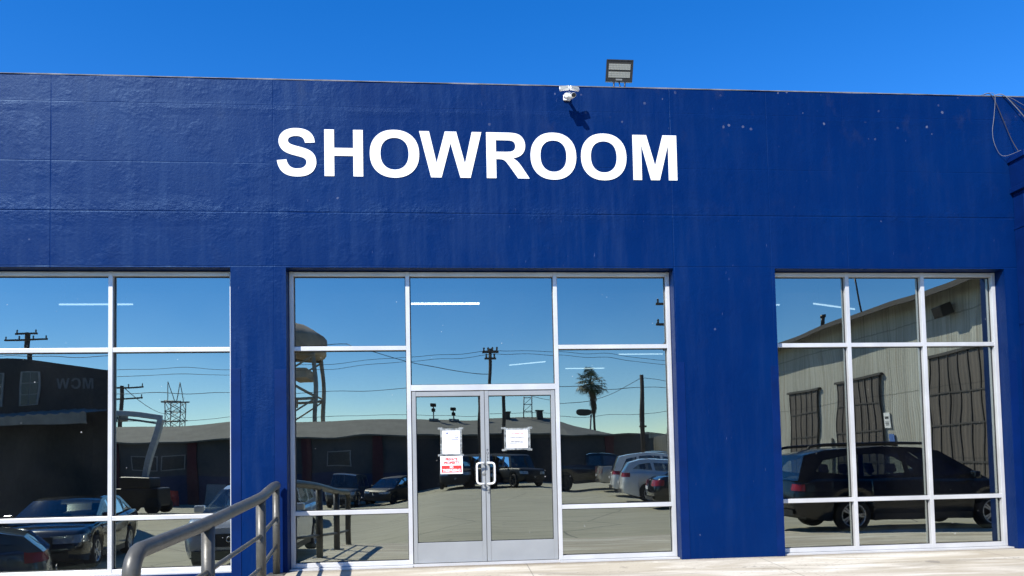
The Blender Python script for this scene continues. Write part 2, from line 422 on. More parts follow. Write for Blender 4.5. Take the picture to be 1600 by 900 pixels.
# ------------------------------------------------------------------ the ground
def ground_z(x, y):
    far = sstep(20, 40, -y)
    left = 1 - sstep(lerp(-3.2, -6.0, far), lerp(0.5, 2.5, far), x)
    near = sstep(-26, -12, y)
    return -0.28 - left * (0.47 + 0.60 * far) - 0.28 * (1 - sstep(-6.5, -4.2, x)) * sstep(-5.5, -3.5, y) * near
xs = [-900, -400, -200, -100, -60] + [-40 + i for i in range(0, 36)] + [-4 + 0.25 * i for i in range(0, 24)] + [2 + 2 * i for i in range(0, 20)] + [60, 100, 200, 400, 900]
ys = [-900, -400, -200, -100, -70] + [-60 + 2 * i for i in range(0, 31)] + [2, 30, 100, 300, 900]
g = MB(); g.grid([[(x, y, ground_z(x, y)) for y in ys] for x in xs])
tag(g.build('ground', M['lot']), kind='structure')
# sloping concrete apron in front of the showroom
AX0, AX1, AY = -2.08, 13.0, -4.9
def apron_z(y): return -0.02 + 0.048 * min(0, y)
g = MB()
rows = [[(AX0, y, apron_z(y)) for y in (0.30, 0, -1.2, -2.4, -3.6, AY)], [(AX1, y, apron_z(y)) for y in (0.30, 0, -1.2, -2.4, -3.6, AY)]]
g.grid(rows, smooth=False)
g.poly([(AX0, 0.3, -1.2)] + [(AX0, y, apron_z(y)) for y in (0.30, 0, -1.2, -2.4, -3.6, AY)] + [(AX0, AY, -1.2)])
g.poly([(AX0, AY, -1.2), (AX0, AY, apron_z(AY)), (AX1, AY, apron_z(AY)), (AX1, AY, -1.2)])
g.poly([(AX1, 0.3, -1.2)] + [(AX1, y, apron_z(y)) for y in (0.30, 0, -1.2, -2.4, -3.6, AY)] + [(AX1, AY, -1.2)])
tag(g.build('pavement', M['apron'], doubles=0.0005), kind='structure')

# ------------------------------------------------------------------ the showroom building
B = empty('showroom_building', 'blue painted concrete showroom with white lettering and three glazed storefront bays', 'building', (0, 0, 0))
ZT, ZP, XL, XR, TH = 3.745, 6.13, -12.0, 16.0, 0.34
OPEN = [(-6.12, -2.655), (-1.985, 2.945), (4.315, 7.53)]
g = MB()
g.box(XL, XR, 0, TH, ZT, ZP)
edges = [XL] + [e for o in OPEN for e in o] + [XR]
for i in range(0, len(edges), 2): g.box(edges[i], edges[i + 1], 0, TH, -1.3, ZT)
g.box(OPEN[0][0], OPEN[0][1], 0.002, TH, -1.3, -0.005)
g.box(OPEN[1][0], OPEN[1][1], 0.33, TH, -1.3, -0.03)
g.box(OPEN[2][0], OPEN[2][1], 0.33, TH, -1.3, -0.03)
g.build('wall', M['wall'], B)
g = MB()
n = 120
pts = [(lerp(XL, XR, i / n), 0.004 * math.sin(i * 1.7) + 0.003 * math.sin(i * 0.61)) for i in range(n + 1)]
g.grid([[(x, -0.006 + d, ZP), (x, -0.006 + d, ZP + 0.012 + d), (x, TH + 0.01, ZP + 0.02), (x, TH + 0.01, ZP)] for x, d in pts], smooth=False)
g.build('parapet_cap', M['cap'], B)
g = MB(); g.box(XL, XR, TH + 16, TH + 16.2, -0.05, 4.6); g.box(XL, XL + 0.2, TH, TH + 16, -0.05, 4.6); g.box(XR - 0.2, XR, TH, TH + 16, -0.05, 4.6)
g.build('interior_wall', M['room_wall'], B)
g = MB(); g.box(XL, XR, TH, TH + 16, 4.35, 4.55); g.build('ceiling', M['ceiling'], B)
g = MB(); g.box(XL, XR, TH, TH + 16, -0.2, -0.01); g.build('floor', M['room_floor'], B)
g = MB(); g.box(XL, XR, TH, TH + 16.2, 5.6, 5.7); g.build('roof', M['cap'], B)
# steel corner guards at the jambs
for x0, x1 in ((-2.655, -2.535), (-2.13, -1.985), (2.945, 3.055), (4.21, 4.315), (7.53, 7.64)):
    g = MB(); jw = 0.012
    top = 2.5 + random.uniform(-0.05, 0.05)
    g.box(x0, x1, -0.006, -0.0005, -0.06, top, bev=0.002)
    g.build('corner_guard', M['blue_metal'], B)

# letters: glyph outlines in font units (quadratic curves), fitted to the painted size
GLY = {
 'S': (1366, ["M 74 477 L 362 505 Q 388 360 467.5 292 Q 547 224 682 224 Q 825 224 897.5 284.5 Q 970 345 970 426 Q 970 478 939.5 514.5 Q 909 551 833 578 Q 781 596 596 642 Q 358 701 262 787 Q 127 908 127 1082 Q 127 1194 190.5 1291.5 Q 254 1389 373.5 1440 Q 493 1491 662 1491 Q 938 1491 1077.5 1370 Q 1217 1249 1224 1047 L 928 1034 Q 909 1147 846.5 1196.5 Q 784 1246 659 1246 Q 530 1246 457 1193 Q 410 1159 410 1102 Q 410 1050 454 1013 Q 510 966 726 915 Q 942 864 1045.5 813 Q 1149 762 1207.5 673.5 Q 1266 585 1266 455 Q 1266 337 1200.5 234 Q 1135 131 1015.5 81 Q 896 31 718 -26 Q 401 -26 252 102.5 Q 103 231 74 477"]),
 'H': (0, ["M 150 0 L 150 1466 L 446 1466 L 446 889 L 1026 889 L 1026 1466 L 1322 1466 L 1322 0 L 1026 0 L 1026 641 L 446 641 L 446 0"]),
 'O': (0, ["M 89 724 Q 89 948 156 1100 Q 206 1212 292.5 1301 Q 379 1390 482 1433 Q 619 1491 798 1491 Q 1122 1491 1316.5 1290 Q 1511 1089 1511 731 Q 1511 376 1318 175.5 Q 1125 -25 802 -25 Q 475 -25 282 174.5 Q 89 374 89 724", "M 394 734 Q 394 485 509 356.5 Q 624 228 801 228 Q 978 228 1091.5 355.5 Q 1205 483 1205 738 Q 1205 990 1094.5 1114 Q 984 1238 801 1238 Q 618 1238 506 1112.5 Q 394 987 394 734"]),
 'W': (0, ["M 359 0 L 9 1466 L 312 1466 L 533 459 L 801 1466 L 1153 1466 L 1410 442 L 1635 1466 L 1933 1466 L 1577 0 L 1263 0 L 971 1096 L 680 0"]),
 'R': (0, ["M 150 0 L 150 1466 L 773 1466 Q 1008 1466 1114.5 1426.5 Q 1221 1387 1285 1286 Q 1349 1185 1349 1055 Q 1349 890 1252 782.5 Q 1155 675 962 647 Q 1058 591 1120.5 524 Q 1183 457 1289 286 L 1468 0 L 1114 0 L 900 319 Q 786 490 744 534.5 Q 702 579 655 595.5 Q 608 612 506 612 L 446 612 L 446 0", "M 446 846 L 665 846 Q 878 846 931 864 Q 984 882 1014 926 Q 1044 970 1044 1036 Q 1044 1110 1004.5 1155.5 Q 965 1201 893 1213 Q 857 1218 677 1218 L 446 1218"]),
 'M': (0, ["M 145 0 L 145 1466 L 588 1466 L 854 466 L 1117 1466 L 1561 1466 L 1561 0 L 1286 0 L 1286 1154 L 995 0 L 710 0 L 420 1154 L 420 0"]),
 'C': (0, ["M 1087 539 L 1374 448 Q 1308 208 1154.5 91.5 Q 1001 -25 765 -25 Q 473 -25 285 174.5 Q 97 374 97 720 Q 97 1086 286 1288.5 Q 475 1491 783 1491 Q 1052 1491 1220 1332 Q 1320 1238 1370 1062 L 1077 992 Q 1051 1106 968.5 1172 Q 886 1238 768 1238 Q 605 1238 503.5 1121 Q 402 1004 402 742 Q 402 464 502 346 Q 602 228 762 228 Q 880 228 965 303 Q 1050 378 1087 539"]),
}
GLY['S'] = (0, ["M 74 477 L 362 505 Q 388 360 467.5 292 Q 547 224 682 224 Q 825 224 897.5 284.5 Q 970 345 970 426 Q 970 478 939.5 514.5 Q 909 551 833 578 Q 781 596 596 642 Q 358 701 262 787 Q 127 908 127 1082 Q 127 1194 190.5 1291.5 Q 254 1389 373.5 1440 Q 493 1491 662 1491 Q 938 1491 1077.5 1370 Q 1217 1249 1224 1047 L 928 1034 Q 909 1147 846.5 1196.5 Q 784 1246 659 1246 Q 530 1246 457 1193 Q 410 1159 410 1102 Q 410 1050 454 1013 Q 510 966 726 915 Q 942 864 1045.5 809.5 Q 1149 755 1207.5 660.5 Q 1266 566 1266 427 Q 1266 301 1196 191 Q 1126 81 998 27.5 Q 870 -26 679 -26 Q 401 -26 252 102.5 Q 103 231 74 477"])
def outline(s):
    t = s.split(); i = 0; p = []
    while i < len(t):
        c = t[i]
        if c in 'ML': p.append((float(t[i + 1]), float(t[i + 2]))); i += 3
        else:
            a = p[-1]; b = (float(t[i + 1]), float(t[i + 2])); e = (float(t[i + 3]), float(t[i + 4])); i += 5
            for k in range(1, 8):
                u = k / 7; p.append(((1 - u) ** 2 * a[0] + 2 * u * (1 - u) * b[0] + u * u * e[0], (1 - u) ** 2 * a[1] + 2 * u * (1 - u) * b[1] + u * u * e[1]))
    if math.dist(p[0], p[-1]) < 1: p.pop()
    return p
def glyph(ch, x0, x1, z0, z1, y, thick=0.006, parent=None, mat=None, name='letter', fixed=None, flip=False):
    loops = [outline(s) for s in GLY[ch][1]]
    a = min(p[0] for l in loops for p in l); b = max(p[0] for l in loops for p in l)
    bm = bmesh.new(); es = []
    for l in loops:
        vs = []
        for px, pz in l:
            u = (px - a) / (b - a)
            if flip: u = 1 - u
            vs.append(bm.verts.new((lerp(x0, x1, u), y - thick, lerp(z0, z1, pz / 1466))))
        for i in range(len(vs)): es.append(bm.edges.new((vs[i], vs[(i + 1) % len(vs)])))
    r = bmesh.ops.triangle_fill(bm, edges=es, use_beauty=True)
    fs = [f for f in r['geom'] if isinstance(f, bmesh.types.BMFace)]
    ex = bmesh.ops.extrude_face_region(bm, geom=fs)
    for v in ex['geom']:
        if isinstance(v, bmesh.types.BMVert): v.co.y += thick * 0.85
    m = MB(); m.bm.free(); m.bm = bm
    return m.build(name, mat or M['letter'], parent)
XPOS = [('S', -2.083, -1.600), ('H', -1.499, -1.020), ('O', -0.935, -0.315), ('W', -0.312, 0.480), ('R', 0.541, 1.092), ('O', 1.110, 1.705), ('O', 1.768, 2.366), ('M', 2.452, 3.037)]
for c, a, b in XPOS: glyph(c, a, b, 4.905, 5.502, 0, 0.008, B)

# ------------------------------------------------------------------ storefront glazing
FY0, FY1, GY = 0.17, 0.30, 0.230
rs = random.Random(3)
def pane(x0, x1, z0, z1, parent, rot=(0.0, 0.0), wave=1.35, name='pane', ov=0.012):
    x0 -= ov; x1 += ov; z0 -= ov; z1 += ov
    nx, nz = max(10, int((x1 - x0) / 0.06)), max(10, int((z1 - z0) / 0.06))
    ph = [rs.uniform(0, 6.28) for _ in range(8)]
    kx = [rs.uniform(2.0, 3.4), rs.uniform(4.5, 7), rs.uniform(0.8, 1.6), rs.uniform(9, 13)]
    kz = [rs.uniform(2.0, 3.2), rs.uniform(4.5, 7), rs.uniform(2.8, 4.6), rs.uniform(8, 12)]
    am = [0.00028, 0.00010, 0.00035, 0.000035]
    cx, cz = (x0 + x1) / 2, (z0 + z1) / 2
    rows = []
    for i in range(nx + 1):
        r = []
        for k in range(nz + 1):
            x = lerp(x0, x1, i / nx); z = lerp(z0, z1, k / nz)
            d = sum(a * math.sin(p * (x - cx) + q1) * math.sin(s * (z - cz) + q2) for a, p, s, q1, q2 in zip(am, kx, kz, ph[:4], ph[4:]))
            r.append((x, GY + wave * d + (x - cx) * math.tan(rot[0]) + (z - cz) * math.tan(rot[1]), z))
        rows.append(r)
    g = MB(); g.grid(rows)
    return g.build(name, M['glass'], parent)
def bar(g, x0, x1, z0, z1, y0=FY0, y1=FY1): g.box(x0, x1, y0, y1, z0, z1, bev=0.003)
def gask(g, x0, x1, z0, z1, d=0.010):   # black glazing bead inside one light
    y0, y1 = GY - 0.006, GY + 0.02
    g.box(x0, x0 + d, y0, y1, z0, z1); g.box(x1 - d, x1, y0, y1, z0, z1)
    g.box(x0 + d, x1 - d, y0, y1, z0, z0 + d); g.box(x0 + d, x1 - d, y0, y1, z1 - d, z1)
MW = 0.052
T1, T2 = 2.753, 0.677
TILT = {}
def storefront(name, xs_, kind, skip=None):
    """xs_: member centre lines, first and last are the jambs"""
    fr = MB(); gk = MB()
    h = MW / 2
    lo, hi = xs_[0] - h, xs_[-1] + h
    panes = []
    zb = 0.055
    for i, x in enumerate(xs_):
        bar(fr, x - h, x + h, 0.0 if i not in (0, len(xs_) - 1) else 0.0, 3.735)
    for i in range(len(xs_) - 1):
        a, b = xs_[i] + h, xs_[i + 1] - h
        bar(fr, a, b, 3.680, 3.733, FY0 + 0.003, FY1)
        if skip == i:
            bar(fr, a, b, 2.200, 2.275, FY0 + 0.003, FY1)
            panes.append((a, b, 2.275, 3.680))
            continue
        bar(fr, a, b, 0.0, zb, FY0 + 0.003, FY1)
        bar(fr, a, b, T1 - 0.027, T1 + 0.027, FY0 + 0.003, FY1)
        bar(fr, a, b, T2 - 0.027, T2 + 0.027, FY0 + 0.003, FY1)
        panes += [(a, b, zb, T2 - 0.027), (a, b, T2 + 0.027, T1 - 0.027), (a, b, T1 + 0.027, 3.680)]
    f = fr.build(name, M['alu'], B)
    for p in panes: gask(gk, *p)
    gk.build('glazing_bead', M['gasket'], f)
    for k, p in enumerate(panes): pane(*p, f, TILT.get((kind, k), (0, 0)))
    return f
storefront('storefront_window', [-6.09, -4.150, -2.688], 'left')
storefront('storefront_window', [-1.955, -0.497, 1.413, 2.915], 'mid', skip=1)
storefront('storefront_window', [4.345, 5.398, 6.470, 7.500], 'right')
# sill flashing below the frames
g = MB(); g.box(-6.11, -2.66, 0.03, 0.165, -0.004, 0.012); g.build('sill', M['alu'], B)
g = MB(); g.box(-1.98, -0.47, 0.06, 0.33, -0.028, -0.003); g.box(1.39, 2.94, 0.06, 0.33, -0.028, -0.003); g.box(-0.47, 1.39, 0.10, 0.33, -0.028, 0.006); g.build('threshold', M['alu'], B)
g = MB(); g.box(4.32, 7.525, 0.06, 0.33, -0.028, -0.003); g.build('sill', M['alu'], B)
# double doors
def door(x0, x1, hinge_left, rot):
    g = MB(); y0, y1 = FY0 + 0.012, FY0 + 0.078
    zt = 2.192; z0 = 0.012
    st = 0.050
    g.box(x0, x0 + st, y0, y1, z0, zt, bev=0.003); g.box(x1 - st, x1, y0, y1, z0, zt, bev=0.003)
    g.box(x0 + st, x1 - st, y0 + 0.003, y1, zt - 0.062, zt, bev=0.003)
    g.box(x0 + st, x1 - st, y0 + 0.003, y1, z0, 0.265, bev=0.003)
    d = g.build('door', M['alu_door'], B)
    gk = MB(); gask(gk, x0 + st, x1 - st, 0.265, zt - 0.062, 0.008); gk.build('glazing_bead', M['gasket'], d)
    pane(x0 + st, x1 - st, 0.265, zt - 0.062, d, rot, 1.1)
    # D-shaped pull handle
    hx = x1 - 0.025 if hinge_left else x0 + 0.025
    s = -1 if hinge_left else 1
    xo = hx + s * 0.085
    g = MB(); yy = y0 - 0.065
    path = [(hx, y0 + 0.002, 1.265), (hx, yy + 0.02, 1.265), (hx + s * 0.012, yy, 1.265), (xo - s * 0.03, yy, 1.263), (xo - s * 0.008, yy, 1.252), (xo, yy, 1.225), (xo, yy, 1.04), (xo - s * 0.008, yy, 1.013), (xo - s * 0.03, yy, 1.000), (hx + s * 0.012, yy, 0.998), (hx, yy + 0.02, 0.998), (hx, y0 + 0.002, 0.998)]
    g.tube(path, 0.0125, 12); g.build('handle', M['white_plastic'], d)
    return d
DL = door(-0.462, 0.4615, True, (RAD(0.52), 0))
DR = door(0.4675, 1.380, False, (RAD(-0.60), 0))
g = MB(); m = Matrix.Translation((0.497, FY0 + 0.012, 0.925)) @ Matrix.Rotation(RAD(90), 4, 'X')
g.lathe([(0.0, 0.012), (0.018, 0.012), (0.020, 0.0)], m, 16); g.box(0.485, 0.509, FY0 - 0.004, FY0 + 0.012, 0.885, 0.91, bev=0.003); g.build('lock', M['steel'], DR)
g = MB(); m = Matrix.Translation((0.440, FY0 + 0.012, 1.13)) @ Matrix.Rotation(RAD(90), 4, 'X')
g.lathe([(0.0, 0.003), (0.028, 0.003), (0.030, 0.0)], m, 20); g.build('lock', M['steel'], DL)

def text(body, x, y, z, size, mat, parent, name='lettering', align='CENTER', width=None, rz=0, bold=0.0, thick=0.0006, facing='-Y'):
    cu = bpy.data.curves.new(name, 'FONT'); cu.body = body; cu.size = size; cu.align_x = align; cu.align_y = 'CENTER'; cu.extrude = thick; cu.offset = bold; cu.resolution_u = 3
    o = bpy.data.objects.new(name, cu); COL.objects.link(o)
    bpy.context.view_layer.update()
    me = bpy.data.meshes.new_from_object(o.evaluated_get(bpy.context.evaluated_depsgraph_get()))
    bpy.data.objects.remove(o)
    xs2 = [v.co.x for v in me.vertices]
    k = width / (max(xs2) - min(xs2)) if width else 1
    rot = Matrix.Rotation(RAD(90), 4, 'X')
    me.transform(Matrix.Translation((x, y, z)) @ Matrix.Rotation(rz, 4, 'Z') @ rot @ Matrix.Diagonal((k, 1, 1, 1)))
    me.materials.clear(); me.materials.append(mat)
    o = bpy.data.objects.new(name, me); COL.objects.link(o); o.parent = parent
    return o
for i, c in enumerate('PULL'): text(c, 0.492, FY0 + 0.0112, 1.425 - i * 0.040, 0.044, M['black_ink'], DR, bold=0.001)

# ------------------------------------------------------------------ notices taped to the doors
NY = GY - 0.012
def sheet(g, x0, x1, z0, z1, y): g.box(x0, x1, y - 0.0008, y, z0, z1)
def sleeve(name, x0, x1, z0, z1, par, y):
    g = MB(); s = 0.028
    g.box(x0, x1, y, y + 0.0006, z0, z1)
    for (a, c) in ((x0, z0), (x1, z0), (x0, z1), (x1, z1)):
        dx = random.uniform(-0.01, 0.01)
        g.box(a - 0.03 + dx, a + 0.03 + dx, y - 0.0022, y - 0.0016, c - 0.012, c + 0.014)
    return g.build(name, M['sleeve'], par)
n1 = empty('paper_notice', 'white printed price sheet in clear sleeve taped on left glass door', 'notice', (0.03, NY, 1.388))
def at(o, ob):
    ob.location = -o.location; return ob
g = MB(); sheet(g, -0.082, 0.142, 1.388, 1.687, NY); at(n1, g.build('paper', M['paper'], n1))
at(n1, sleeve('sleeve', -0.108, 0.168, 1.372, 1.715, n1, NY + 0.002))
g = MB()
for r in range(8):
    z = 1.545 - r * 0.016
    for a, b in ((-0.05, 0.005 + 0.01 * math.sin(r * 2)), (0.02, 0.06), (0.08, 0.115)): sheet(g, a, b, z, z + 0.004, NY - 0.0012)
sheet(g, -0.055, 0.115, 1.412, 1.417, NY - 0.0012); sheet(g, 0.0, 0.09, 1.655, 1.661, NY - 0.0012)
at(n1, g.build('printed_lines', M['grey_ink'], n1))
g = MB(); sheet(g, 0.03, 0.125, 1.570, 1.577, NY - 0.0012)
m = Matrix.Translation((0.093, NY - 0.001, 1.606)) @ Matrix.Rotation(RAD(90), 4, 'X')
g.lathe([(0.013, 0.0008), (0.020, 0.0008)], m, 20); g.box(0.085, 0.100, NY - 0.002, NY - 0.001, 1.592, 1.598); g.box(0.108, 0.120, NY - 0.002, NY - 0.001, 1.588, 1.597); sheet(g, -0.035, -0.005, 1.648, 1.664, NY - 0.0012)
at(n1, g.build('emblem', M['blue_ink'], n1))
n2 = empty('warning_sign', 'red and white private property no trespassing sign on left glass door', 'sign', (0.03, NY, 1.133))
g = MB(); sheet(g, -0.112, 0.172, 1.133, 1.362, NY - 0.001); at(n2, g.build('panel', M['paper'], n2))
g = MB(); sheet(g, -0.098, 0.158, 1.150, 1.240, NY - 0.0022); at(n2, g.build('red_band', M['red_ink'], n2))
for s, z, mt, wd, sz in (('PRIVATE', 1.318, M['red_ink'], 0.155, 0.048), ('PROPERTY', 1.273, M['red_ink'], 0.195, 0.048), ('NO', 1.217, M['paper'], 0.045, 0.040), ('TRESPASSING', 1.176, M['paper'], 0.232, 0.048)):
    at(n2, text(s, 0.030, NY - 0.0036, z, sz, mt, n2, bold=0.0016, width=wd))
n3 = empty('paper_notice', 'landscape white notice with red heading in clear sleeve on right glass door', 'notice', (0.88, NY, 1.445))
g = MB(); sheet(g, 0.742, 1.018, 1.447, 1.683, NY); at(n3, g.build('paper', M['paper'], n3))
at(n3, sleeve('sleeve', 0.712, 1.052, 1.425, 1.708, n3, NY + 0.002))
def dashes(g, x0, x1, z, h, rng):
    x = x0
    while x < x1 - 0.008:
        wd = rng.uniform(0.006, 0.012); sheet(g, x, min(x1, x + wd), z, z + h, NY - 0.0012); x += wd + rng.choice((0.002, 0.002, 0.006))
rr = random.Random(5)
g = MB(); dashes(g, 0.785, 0.975, 1.628, 0.018, rr); at(n3, g.build('printed_heading', M['pink_ink'], n3))
g = MB()
for a, b, z in ((0.785, 0.972, 1.576), (0.80, 0.955, 1.530), (0.785, 0.972, 1.508)): dashes(g, a, b, z, 0.011, rr)
at(n3, g.build('printed_lines', M['black_ink'], n3))

# ------------------------------------------------------------------ interior ceiling lights seen through the glass
M['tube_dim'] = emit('faint_tube', (0.85, 0.95, 1.0), 1.0)
def tube_light(x, y, rz, label, dim=False):
    t = empty('fluorescent_light', label, 'ceiling light', (x, y, 4.02), rz, 'fluorescent lights on the showroom ceiling')
    g = MB(); g.box(-0.62, 0.62, -0.03, 0.03, 0.0, 0.03, bev=0.006); g.box(-0.5, -0.48, -0.01, 0.01, 0.05, 0.33); g.box(0.48, 0.5, -0.01, 0.01, 0.05, 0.33); g.build('housing', M['steel'], t)
    g = MB(); g.tube([(-0.58, 0, -0.016), (0.58, 0, -0.016)], 0.0135, 10); g.build('tube', M['tube_dim' if dim else 'tube'], t)
    return t
tube_light(-0.02, 3.30, 0, 'lit tube light seen through the large pane above the double doors')
tube_light(-5.75, 3.30, 0, 'lit tube light seen in the upper panes of the left bay across its mullion', True)
tube_light(4.05, 12.2, 0, 'small far tube light seen beside the palm reflection right of the doors', True)
tube_light(5.0, 9.4, 0, 'far tube light seen at top of the pane right of the doors', True)
tube_light(7.10, 3.6, RAD(25), 'slanting lit tube light seen in the top middle pane of the right bay', True)
tube_light(5.4, 3.45, 0, 'lit tube light at the left edge of the right bay top pane', True)
tube_light(2.2, 11.0, RAD(-35), 'small slanting tube light in the lower right of the pane above the doors', True)

# ------------------------------------------------------------------ fixtures on the parapet
sl = empty('security_light', 'white twin head motion security light with camera on the parapet edge', 'security light', (1.60, 0, 5.905))
sl.scale = (0.95, 0.95, 0.80)
g = MB(); g.box(-0.05, 0.05, -0.03, -0.002, 0.04, 0.13, bev=0.008); g.tube([(0, -0.02, 0.09), (0, -0.20, 0.05)], 0.022, 12); g.build('bracket', M['white_plastic'], sl)
g = MB(); g.tube([(-0.035, -0.13, 0.03), (-0.045, -0.25, -0.01)], 0.032, 14, radii=[0.028, 0.034]); g.tube([(0.035, -0.12, 0.03), (0.045, -0.27, -0.02)], 0.036, 14, radii=[0.03, 0.038]); g.tube([(0, -0.19, 0.05), (0, -0.22, -0.045)], 0.02, 12)
g.build('camera_body', M['white_plastic'], sl)
g = MB(); g.tube([(0.047, -0.268, -0.020), (0.0485, -0.285, -0.025)], 0.030, 14); g.build('camera_lens', M['black_plastic'], sl)
for s in (-1, 1):
    m = Matrix.Translation((s * 0.068, -0.22, 0.115)) @ Matrix.Rotation(s * RAD(14), 4, 'Z') @ Matrix.Rotation(RAD(-22), 4, 'X') @ Matrix.Rotation(s * RAD(2), 4, 'Y')
    g = MB(); g.box(-0.064, 0.064, -0.02, 0.02, -0.036, 0.036, m, bev=0.008); h = g.build('lamp_head', M['white_plastic'], sl)
    g = MB(); g.box(-0.054, 0.054, -0.0235, -0.018, -0.029, 0.027, m); g.build('lamp_lens', M['lamp_lens'], h)
fl = empty('floodlight', 'square dark bronze floodlight standing on two legs above the parapet', 'floodlight', (2.33, 0.12, 6.16), RAD(-6))
mf = Matrix.Translation((0, -0.03, 0.235)) @ Matrix.Rotation(RAD(3.5), 4, 'Y') @ Matrix.Rotation(RAD(16), 4, 'X')
g = MB(); g.box(-0.170, 0.170, -0.02, 0.055, -0.125, 0.135, mf, bev=0.006)
for k in range(9): g.box(-0.15 + k * 0.0375 - 0.004, -0.15 + k * 0.0375 + 0.004, 0.055, 0.085, -0.11, 0.12, mf)
fb = g.build('housing', M['bronze'], fl)
g = MB()
for a, b, c, d in ((-0.176, 0.176, 0.128, 0.142), (-0.176, -0.164, -0.128, 0.128), (0.164, 0.176, -0.128, 0.128)): g.box(a, b, -0.026, 0.03, c, d, mf)
g.build('rim', M['bronze'], fb)
for z0, z1 in ((0.018, 0.092), (-0.078, -0.004)):
    g = MB()
    for i in range(14):
        for k in range(3):
            a = -0.142 + i * 0.0203; c = z0 + k * (z1 - z0) / 3
            g.box(a, a + 0.0185, -0.026, -0.019, c, c + (z1 - z0) / 3 - 0.002, mf)
    g.build('led_panel', M['lamp_lens'], fb)
g = MB(); g.box(-0.042, 0.042, -0.026, -0.019, -0.112, -0.092, mf); g.build('sensor', M['steel'], fb)
for x in (-0.075, 0.07):
    g = MB(); g.tube([(x, 0.0, 0.0), (x, 0.0, 0.05), (x + 0.004, -0.005, 0.125)], 0.011, 8); g.box(x - 0.03, x + 0.03, -0.03, 0.03, 0.0, 0.010); g.build('leg', M['bronze'], fl)
g = MB(); g.tube([(0.0, 0.02, 0.12), (0.005, 0.0, 0.06), (0.03, 0.0, 0.02), (0.045, 0.03, 0.005)], 0.008, 8); g.build('cord', M['black_plastic'], fl)

# rainwater head and downpipe
dp = empty('downspout', 'blue painted rainwater head and square downpipe at the right end of wall', 'downspout', (7.86, 0, -0.02))
g = MB(); x0, x1 = -0.19, 0.20
g.box(x0 - 0.025, x1 + 0.025, -0.30, -0.003, 5.215, 5.295, bev=0.006)
a = [(x0, -0.27), (x1, -0.27), (x1, -0.003), (x0, -0.003)]; b = [(x0 + 0.02, -0.25), (x1 - 0.02, -0.25), (x1 - 0.02, -0.003), (x0 + 0.02, -0.003)]
g.grid([[(x, y, 5.215) for x, y in a], [(x, y, 4.87) for x, y in b]], smooth=False, close=True)
g.box(x0 - 0.005, x1 + 0.005, -0.275, -0.003, 4.80, 4.87, bev=0.005)
hd = g.build('rain_head', M['blue_metal'], dp)
g = MB(); g.box(-0.15, 0.15, -0.19, -0.003, 0.10, 4.80, bev=0.008); g.build('pipe', M['blue_metal'], dp)
for z in (1.2, 3.0, 4.3):
    g = MB(); g.box(-0.157, 0.157, -0.197, -0.003, z, z + 0.03, bev=0.003); g.build('strap', M['blue_metal'], dp)

def spline(pts, n=8):
    P = [Vector(p) for p in pts]; out = []
    for i in range(len(P) - 1):
        a, b, c, d = P[max(i - 1, 0)], P[i], P[i + 1], P[min(i + 2, len(P) - 1)]
        for k in range(n):
            t = k / n
            out.append(0.5 * ((2 * b) + (c - a) * t + (2 * a - 5 * b + 4 * c - d) * t * t + (3 * b - a - 3 * c + d) * t ** 3))
    out.append(P[-1]); return out
def cable(label, pts, r, mt):
    g = MB(); g.tube(spline(pts), r, 8)
    o = g.build('loose_cable', mt); return tag(o, label, 'cable', 'loose cables at the right end of the parapet')
cable('pale cable looping off the parapet down to the left side of the rainwater head', [(7.34, 0.05, 6.165), (7.42, -0.012, 6.17), (7.50, -0.03, 6.13), (7.475, -0.03, 5.85), (7.44, -0.03, 5.62), (7.47, -0.03, 5.43), (7.58, -0.03, 5.29), (7.70, -0.20, 5.30)], 0.0032, M['cable_white'])
cable('dark cable running straight from the parapet into the top of the rainwater head', [(7.38, 0.06, 6.165), (7.46, -0.02, 6.14), (7.60, -0.03, 5.80), (7.70, -0.04, 5.52), (7.76, -0.10, 5.30)], 0.005, M['cable_dark'])
cable('thick pale cable sloping from the parapet out of the picture on the right', [(7.52, 0.08, 6.165), (7.62, -0.02, 6.15), (7.78, -0.04, 5.98), (8.02, -0.05, 5.70), (8.4, -0.05, 5.4)], 0.006, M['cable_white'])
cable('thin pale cable lying nearest the parapet top at the far right corner', [(7.56, 0.08, 6.165), (7.70, -0.02, 6.12), (7.95, -0.04, 5.98), (8.4, -0.05, 5.8)], 0.0032, M['cable_white'])
cable('dark cable between the two pale cables at the far right corner', [(7.54, 0.09, 6.165), (7.68, -0.02, 6.10), (7.90, -0.04, 5.93), (8.4, -0.06, 5.62)], 0.004, M['cable_dark'])

# ------------------------------------------------------------------ handrail
HR = empty('handrail', 'grey painted steel pipe handrail running down the ramp edge to the door', 'handrail', (-1.935, -0.63, -0.05))
RX = -1.935
PY = [(-0.13, 1.040, 0.043), (-1.48, 0.952, 0.050), (-3.15, 0.827, 0.052), (-4.58, 0.745, 0.052)]
HX = lambda o: at(HR, o)
def rail_z(y, off=0.0):
    return interp([(-p[0], p[1]) for p in PY], -y) - off
top = spline([(-2.10, -0.085, 1.044), (-2.09, -0.13, 1.042), (-2.05, -0.45, 1.035), (-1.99, -0.95, 1.0), (RX, -1.48, 0.955), (RX, -2.3, 0.892), (RX, -3.15, 0.828), (RX, -4.0, 0.785), (RX, -4.44, 0.763)], 4)
top += [(RX, -4.44 - 0.145 * math.sin(RAD(a)), 0.763 - 0.145 * (1 - math.cos(RAD(a)))) for a in range(10, 91, 8)] + [(RX, -4.585, 0.3), (RX, -4.585, -0.45)]
g = MB(); g.tube(top, 0.0525, 18); HX(g.build('top_rail', M['rail'], HR))
